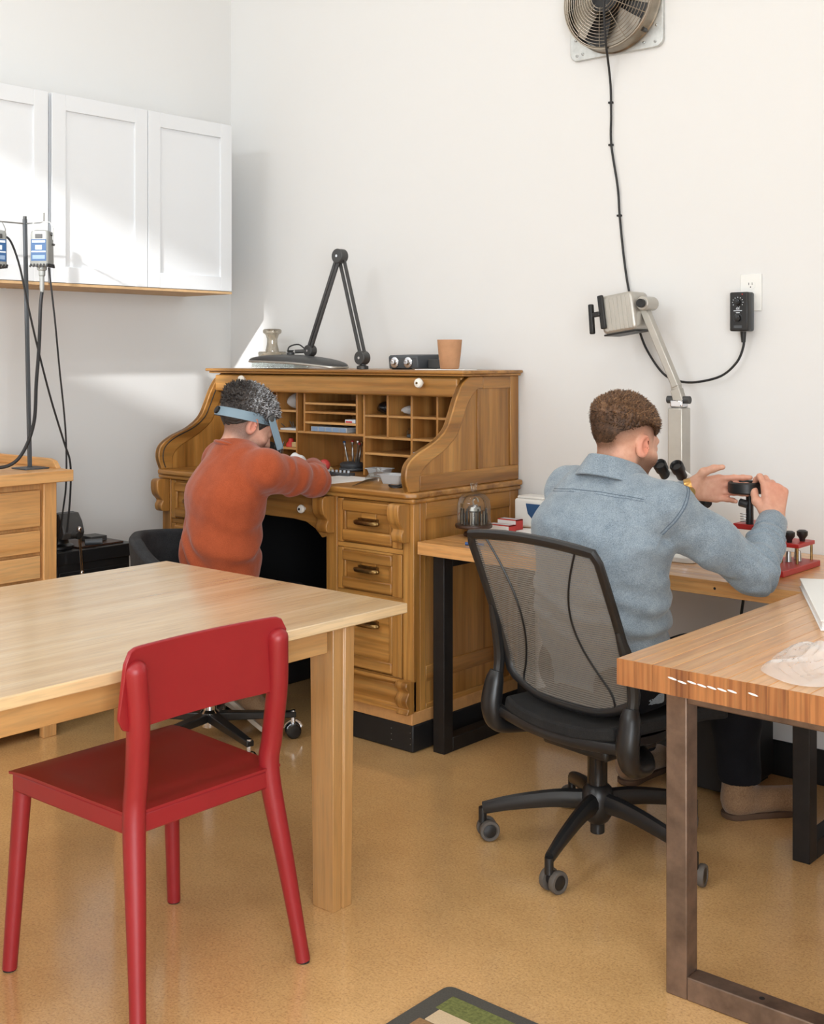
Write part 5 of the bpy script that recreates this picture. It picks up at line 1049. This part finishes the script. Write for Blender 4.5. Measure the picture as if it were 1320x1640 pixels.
# shirt: loose torso, sleeves with elbow folds, seams
S = Fig()
S.ecap((.03, .014, .972), (.02, -.01, .88), (.165, .090), (.208, .138), (1, 0, 0), k=.06).ecap((.02, -.01, .88), (.01, .005, .70), (.208, .138), (.196, .142), (1, 0, 0), k=.06).ecap((.01, .005, .70), (0, .035, .50), (.196, .142), (.200, .140), (1, 0, 0), k=.06)
S.cap((.031, .026, 1.020), (.03, .015, .95), .060, .09, k=.04)
S.chain([(.13, .025, .995), RS, lerp(RS, RE, .5), RE], [.062, .070, .064, .058], k=.035).chain([RE, lerp(RE, RW, .45), lerp(RE, RW, .90)], [.057, .050, .040], k=.025)
S.chain([(-.08, .035, .995), LS, lerp(LS, LE, .5), LE], [.062, .068, .062, .056], k=.035).chain([LE, lerp(LE, LW, .5), lerp(LE, LW, .90)], [.055, .049, .039], k=.025)
def shirt_folds(P):
    out = .0042 * wob(P * A3((1, 1, .8)), 17, 21) + .0016 * wob(P, 42, 22)
    for Sx, E, W, sd in ((RS, RE, RW, 1), (LS, LE, LW, 2)):
        E_ = A3(E); ax = A3(W) - A3(Sx); ax /= np.linalg.norm(ax); u1 = A3(E) - A3(Sx); u1 /= np.linalg.norm(u1); u2 = A3(W) - E_; u2 /= np.linalg.norm(u2)
        r = np.linalg.norm(P - E_, axis=1); m_ = np.exp(-(r / .085) ** 2); out = out +   .0075 * m_ * np.sin(((P - E_) @ u2) * 190 + 2.2 * wob(P, 22, 30 + sd))
        t = (P - E_) @ u2; m3 = np.exp(-((t - .14) / .05) ** 2) * (np.linalg.norm(P - E_ - t[:, None] * u2, axis=1) < .09); out = out + .0036 * m3 * np.sin(t * 230 + 2.5 * wob(P, 26, 40 + sd))
        t2 = (P - A3(Sx)) @ u1; seam = np.exp(-((t2 - .012) / .0035) ** 2) * (np.linalg.norm(P - A3(Sx) - t2[:, None] * u1, axis=1) < .13); out = out - .0024 * seam
        und = A3(Sx) + A3((0, -.01, -.10)); out = out + .0060 * np.exp(-(np.linalg.norm(P - und, axis=1) / .10) ** 2) * np.sin((P - und) @ A3((-60 if sd == 1 else 60, 10, 85)) + 1.5 * wob(P, 18, 50 + sd))
    back = sstep(.0, -.06, P[:, 1]); yoke = np.exp(-((P[:, 2] - 1.008 + .10 * np.abs(P[:, 0] - .03) ) / .0030) ** 2); out = out + .0020 * back * yoke
    low = np.exp(-((P[:, 2] - .66) / .09) ** 2); out = out + .0075 * low * np.sin(P[:, 2] * 88 + P[:, 0] * 22 + 2.2 * wob(P, 12, 61)); return out.astype(f32)
S.disp(shirt_folds); S.cut(lambda P: (.455 + .02 * np.cos(P[:, 0] * 14) - P[:, 2]).astype(f32))
V, Fq = S.mesh((-.40, -.27, .44), (.50, .50, 1.14), .0040); sh = npobj('shirt', V, Fq, 'denim_shirt', pm)
def surf(F, o, d, t0, t1, n=90):
    ts = np.linspace(t0, t1, n); P = (np.array(o) + np.outer(ts, d)).astype(f32); v = F.ev(P); k = np.argwhere((v[:-1] < 0) != (v[1:] < 0)).ravel()
    return None if len(k) == 0 else tuple(P[k[0]] + (P[k[0] + 1] - P[k[0]]) * (v[k[0]] / (v[k[0]] - v[k[0] + 1])))
def stitch(pts, r=.0013):
    pts = [p for p in pts if p is not None]
    if len(pts) > 3: MB().tube(pts, r, 5).build('stitching', 'seam_thread', sh, local=True)
for dz in (0, -.006): stitch([surf(S, (x_, -.40, 1.012 + dz - .10 * max(0, abs(x_ - .03) - .05)), (0, 1, 0), .1, .45) for x_ in np.linspace(-.13, .20, 40)], .0012 if dz == 0 else .0007)
u1 = np.array(RE) - np.array(RS); u1 /= np.linalg.norm(u1); e1_ = np.cross(u1, (0, 0, 1)); e1_ /= np.linalg.norm(e1_); e2_ = np.cross(u1, e1_)
for off in (.004, .011): stitch([surf(S, np.array(RS) + u1 * off, e1_ * math.cos(a_) + e2_ * math.sin(a_), .0, .125) for a_ in np.linspace(-2.6, .9, 40)], .0016)
# collar folded over, open to the front
def collar(u, v):
    a = math.radians(-90 + (u - .5) * 300); cx, sy = math.cos(a), math.sin(a); fr = (1 + sy) / 2; r = .064 + .032 * v ** 1.1 + .016 * fr * v + .006 * abs(cx) * v
    return (.029 + cx * r, .034 + sy * (r + .006) + .012 * fr, 1.110 - .050 * fr - (.054 + .012 * fr) * v + .004 * math.sin(PI * v))
MB().sheet(collar, 40, 8, .007).build('collar', 'denim_shirt', sh, local=True, ang=80, bevel=.002)
for W, E in ((RW, RE), (LW, LE)):
    ax = Vector(W) - Vector(E); ax.normalize(); p = Vector(lerp(E, W, .72)); MB().lathe([(.038, 0), (.0445, .004), (.0440, .03), (.0415, .056), (.0385, .060), (.035, .056), (.034, .01)], p, 24, ax, cap=False).build('cuff', 'denim_shirt', sh, local=True)
# wristwatch
ax = (Vector(LD) * .6 + (Vector(LW) - Vector(LE)).normalized() * .4).normalized(); p = Vector(LW) + ax * .004
wo = MB().lathe([(.0305, -.010), (.0325, -.010), (.0335, 0), (.0325, .010), (.0305, .010)], p, 24, ax, cap=False).build('wristwatch', 'brass_bright', pm, local=True)
sd = Vector(LN); sd = (sd - ax * sd.dot(ax)).normalized(); MB().cyl(p + sd * .030, p + sd * .040, .015, n=18).build('watch_case', 'brass_bright', wo, local=True)
# trousers and shoes
T = Fig(); T.ecap((0, .03, .58), (0, .045, .50), (.165, .115), (.185, .125), (1, 0, 0), k=.05)
T.chain([(.095, 0, .505), lerp((.095, 0, .505), RK, .6), RK], [.098, .084, .074], k=.04).chain([RK, lerp(RK, RA, .5), (.115, .50, .085)], [.072, .066, .064], k=.03)
T.chain([(-.095, 0, .505), lerp((-.095, 0, .505), LK, .6), LK], [.098, .084, .074], k=.04).chain([LK, lerp(LK, LA, .5), (-.28, .495, .085)], [.072, .066, .064], k=.03)
T.disp(lambda P: (.004 * wob(P, 24, 71)).astype(f32)); T.cut(lambda P: np.maximum(.118 - P[:, 2], P[:, 2] - .62).astype(f32))
V, Fq = T.mesh((-.42, -.20, .04), (.32, .60, .66), .006); npobj('trousers', V, Fq, 'dark_jeans', pm)
def boot(heel, toe, name, parent, hi=.10, mat='suede', sole='sole_brown', pitch=0.0, h=.004):
    hx = np.array(heel, float); d = np.array(toe, float) - hx; L = np.linalg.norm(d); d /= L; up = np.array((0, 0, 1.)); up = up - d * (up @ d); up /= np.linalg.norm(up); sd = np.cross(d, up); M = np.stack([sd, d, up], 1)
    Fg = Fig(); Fg.frame(hx, M); Fg.ecap((0, .045, .050), (0, L - .060, .040), (.036, .046), (.043, .034), (1, 0, 0), k=.03).ell((0, L - .055, .036), (.044, .056, .030), k=.03)
    Fg.cap((0, .048, .06), (0, .052, hi + .02), .047, .049, k=.03).disp(lambda P: (.0012 * wob(P, 60, 81)).astype(f32))
    Fg.cut(lambda P: np.maximum(.014 - P[:, 2], P[:, 2] - hi).astype(f32)); Fg.frame(); c = (hx + d * L * .5)
    V, Fq = Fg.mesh(np.minimum(hx, toe) - .09, np.maximum(hx, toe) + np.array((.09, .09, hi + .06)), h); o = npobj(name, V, Fq, mat, parent)
    pl = [(.036 * math.sin(t), .038 - .038 * math.cos(t)) for t in np.linspace(-PI / 2, PI / 2, 9)][::-1] + [(-.036, L * .35), (-.046, L * .68), (-.044, L * .85), (-.022, L * .985), (.0, L), (.022, L * .985), (.044, L * .85), (.046, L * .68), (.036, L * .35)]
    R = [[tuple(hx + M @ np.array((px * s_, (py - L / 2) * s_ + L / 2, zz))) for px, py in pl] for zz, s_ in ((.0005, .97), (.006, 1.02), (.018, 1.02))]; MB().rings(R).build('sole', sole, o, local=True, ang=50); return o
boot((.082, .462, 0), (.205, .72, 0), 'shoe', pm, .14); boot((-.288, .440, 0), (-.34, .72, 0), 'shoe', pm, .14)

# ------------------------------------------------------------------ man in the rust sweater
pm1 = thing('person', 'man in rust orange sweater with magnifier visor bent over the roll-top desk', 'person', UC, UYAW)
HC, HM = (-.004, .142, 1.138), rotm(math.radians(0), math.radians(30))
RS, LS = (.182, .135, .982), (-.180, .125, .992)
yw = UYAW; R2 = lambda X_, Y_, Z_: tuple(np.round(((X_ - UC[0]) * math.cos(yw) + (Y_ - UC[1]) * math.sin(yw), -(X_ - UC[0]) * math.sin(yw) + (Y_ - UC[1]) * math.cos(yw), Z_), 4))
RE, LE = R2(-3.165, 3.115, .925), R2(-3.62, 3.10, .93); RW, LW = R2(-3.345, 3.285, .955), R2(-3.53, 3.33, .955)
body = Fig(); head_prims(body, HC, HM)
body.cap((0, .125, 1.115), (0, .095, 1.04), .052, .060, k=.03)
body.ecap((0, .09, .98), (0, .03, .72), (.160, .09), (.14, .09), (1, 0, 0)).ecap((0, .03, .72), (0, .04, .53), (.14, .09), (.16, .10), (1, 0, 0))
body.chain([(.10, .11, .985), RS, RE, lerp(RE, RW, .35), RW], [.05, .048, .040, .040, .026], k=.03).chain([(-.10, .11, .985), LS, LE, lerp(LE, LW, .35), LW], [.05, .048, .04, .04, .026], k=.03)
RK, LK = R2(-3.385, 3.22, .440), R2(-3.585, 3.20, .440); RA, LA = R2(-3.43, 2.975, .16), R2(-3.60, 3.02, .14)
body.chain([(.09, .04, .53), RK, RA], [.07, .052, .04], k=.03).chain([(-.09, .04, .53), LK, LA], [.07, .052, .04], k=.03)
g = R2(-3.43, 3.40, .945); RD = np.array(g) - np.array(RW); RN = np.array((-.3, .2, -.9)); hand_prims(body, RW, RD, RN, np.cross(RD, RN), [(35, 55, 30), (45, 60, 35), (50, 60, 35), (55, 60, 35)], .1, [((.7, .5, .5), .036, .0145, .012), ((.9, .1, .5), .030, .0115, .010), ((.9, -.1, .4), .024, .010, .008)])
LD = np.array(R2(-3.46, 3.44, .935)) - np.array(LW); LN = np.array((.3, .1, -.9)); hand_prims(body, LW, LD, LN, np.cross(LN, LD), [(35, 50, 30), (42, 55, 35), (48, 55, 35), (52, 55, 35)], .1, [((.7, .5, .5), .036, .0145, .012), ((.9, .1, .5), .030, .0115, .010), ((.9, -.1, .4), .024, .010, .008)])
V, Fq = body.mesh((-.45, -.15, .02), (.45, .75, 1.32), .0042)
q = (V - A3(HC)) @ HM; x, y, z = q.T; ishead = (V[:, 2] > .98) & (np.abs(x) < .11) & (y > -.14) & (y < .14) & (z > -.19)
beard = sstep(-.03, -.06, z) * sstep(-.01, .02, y) * (np.abs(x) < .088) * .45
fade = sstep(-.105, -.05, z + .25 * np.minimum(y + .02, 0)) * (1 - sstep(.0, .03, y)) * .85
ear = np.exp(-((np.abs(x) - .088) / .012) ** 2 - ((y + .006) / .03) ** 2 - ((z + .012) / .04) ** 2)
npobj('body', V, Fq, 'skin_b', pm1, {'stubble': np.where(ishead, np.clip(np.maximum(beard, fade) * (1 - ear), 0, 1), 0), 'flush': np.where(ishead, .6 * ear + .08, .18)})
def line_b(x, y): return np.interp(y, [-.13, -.105, -.075, -.04, -.012, .010, .028, .045, .062, .085, .12], [-.085, -.080, -.062, -.020, .012, .012, -.012, .010, .056, .072, .09]).astype(f32)
H = hair(HC, HM, lambda x, y, z: .0030 + .024 * sstep(.015, .075, z + .10 * y), line_b, .0050, 150, 13); V, Fq = H.mesh((HC[0] - .14, HC[1] - .16, HC[2] - .13), (HC[0] + .14, HC[1] + .17, HC[2] + .17), .0028)
lq = (V - A3(HC)) @ HM; gf = lambda q: sstep(-.005, .060, q[:, 2]) * sstep(-.11, -.035, q[:, 1]); sh = np.clip(.16 + gf(lq) * (.42 + .55 * wob(lq, 200, 5)) + .08 * wob(lq, 300, 6), 0, 1)
SV, SF, SS = strands(V, HC, HM, lq[:, 2] > .02, 6500, .016, 12, .45, .35); SS = np.clip(SS * (.30 + 1.0 * gf((SV - A3(HC)) @ HM)), 0, 1)
npobj('hair', np.vstack([V, SV]), np.vstack([Fq, SF + len(V)]), 'hair_grey', pm1, {'shade': np.concatenate([sh, SS])})
S = Fig()
S.ecap((0, .100, .995), (0, .06, .88), (.155, .09), (.180, .122), (1, 0, 0), k=.06).ecap((0, .06, .88), (0, .04, .70), (.180, .122), (.160, .118), (1, 0, 0), k=.06).ecap((0, .04, .70), (0, .04, .52), (.160, .118), (.172, .125), (1, 0, 0), k=.06)
S.cap((0, .100, 1.030), (0, .095, .98), .062, .09, k=.05)
S.chain([(.10, .11, .992), RS, lerp(RS, RE, .5), RE], [.062, .066, .062, .055], k=.04).chain([RE, lerp(RE, RW, .5), lerp(RE, RW, .92)], [.054, .048, .040], k=.03)
S.chain([(-.10, .11, .998), LS, lerp(LS, LE, .5), LE], [.062, .066, .062, .055], k=.04).chain([LE, lerp(LE, LW, .5), lerp(LE, LW, .92)], [.054, .048, .040], k=.03)
def knit_folds(P):
    out = .0034 * wob(P, 15, 121) + .0012 * wob(P, 40, 122)
    for Sx, E, sd in ((RS, RE, 1), (LS, LE, 2)):
        u1 = A3(E) - A3(Sx); u1 /= np.linalg.norm(u1); t = (P - A3(Sx)) @ u1
        out = out + .0075 * np.exp(-(np.linalg.norm(P - A3(Sx) - u1 * .10, axis=1) / .10) ** 2) * np.sin(t * 75 + 2.0 * wob(P, 16, 130 + sd)) + .004 * np.exp(-(np.linalg.norm(P - A3(E), axis=1) / .07) ** 2) * np.sin(t * 150 + 2 * wob(P, 20, 140))
    low = np.exp(-((P[:, 2] - .68) / .10) ** 2); return (out + .0075 * low * np.sin(P[:, 2] * 60 + P[:, 0] * 45 + 2 * wob(P, 12, 161))).astype(f32)
S.disp(knit_folds); S.cut(lambda P: (.475 - P[:, 2]).astype(f32)); V, Fq = S.mesh((-.36, -.16, .46), (.40, .50, 1.14), .0044); sw = npobj('sweater', V, Fq, 'rust_knit', pm1)
nb = [(.068 * math.cos(a_), .100 + .066 * math.sin(a_) , 1.052 - .022 * math.sin(a_)) for a_ in np.linspace(0, 2 * PI, 33)[:-1]]; MB().tube(nb, .0085, 10, closed=True, flat=1.6).build('neckband', 'rust_knit', sw, local=True)
T = Fig(); T.ecap((0, .03, .58), (0, .04, .52), (.165, .115), (.18, .13), (1, 0, 0), k=.05)
for sx, K, An in ((1, RK, RA), (-1, LK, LA)): T.chain([(sx * .09, .04, .53), K], [.092, .072], k=.04).chain([K, An], [.070, .058], k=.03)
T.disp(lambda P: (.004 * wob(P, 24, 171)).astype(f32)); V, Fq = T.mesh((-.36, -.14, .05), (.34, .60, .64), .006); npobj('trousers', V, Fq, 'dark_jeans', pm1)
boot(R2(-3.485, 2.945, .15), R2(-3.265, 3.020, .002), 'shoe', pm1, .09, 'suede', 'sole_white'); boot(R2(-3.665, 2.985, .12), R2(-3.47, 3.12, .002), 'shoe', pm1, .09, 'suede', 'sole_white')
# magnifier visor worn on the head

Hc, Hm = Vector(HC), Matrix(HM.tolist()); hp = lambda x, y, z: tuple(Hc + Hm @ Vector((x, y, z)))
def band(u, v):
    a = 2 * PI * u; cx, cy = .0865 * math.sin(a), -.014 - .104 * math.cos(a); return hp(cx, cy, .036 - .034 * v + .30 * (cy + .014))
vb = MB().sheet(band, 48, 2, .0035).build('magnifier_visor', 'visor_blue', pm1, local=True, ang=60)
ax = Hm @ Vector((0, -1, 0)); MB().lathe([(.014, 0), (.014, .008), (.010, .010)], hp(0, -.119, -.012), 18, ax).build('band_knob', 'black_plastic', vb, local=True)
for sx in (-1, 1):
    ax = Hm @ Vector((sx, 0, 0)); MB().lathe([(.0135, -.003), (.0135, .009), (.009, .011)], hp(sx * .089, .040, .042), 18, ax).build('hinge', 'charcoal_lamp', vb, local=True)
    MB().bar(hp(sx * .098, .040, .042), hp(sx * .094, .125, -.035), .004, .026, up=tuple(Hm @ Vector((0, .5, .85)))).build('visor_arm', 'visor_blue', vb, local=True, bevel=.001)
def hood(u, v): s_ = 2 * u - 1; return hp(s_ * .096, .122 + .030 * (1 - s_ * s_) + .010 * v, -.004 - .058 * v)
MB().sheet(hood, 20, 6, .003).build('lens_holder', 'black_plastic', vb, local=True, ang=60)
for sx in (-1, 1): MB().lathe([(.020, 0), (.023, .002), (.023, .006), (.020, .008)], hp(sx * .032, .150, -.035), 20, Hm @ Vector((0, 1, .1)), cap=True).build('lens', 'clear_glass', vb, local=True)
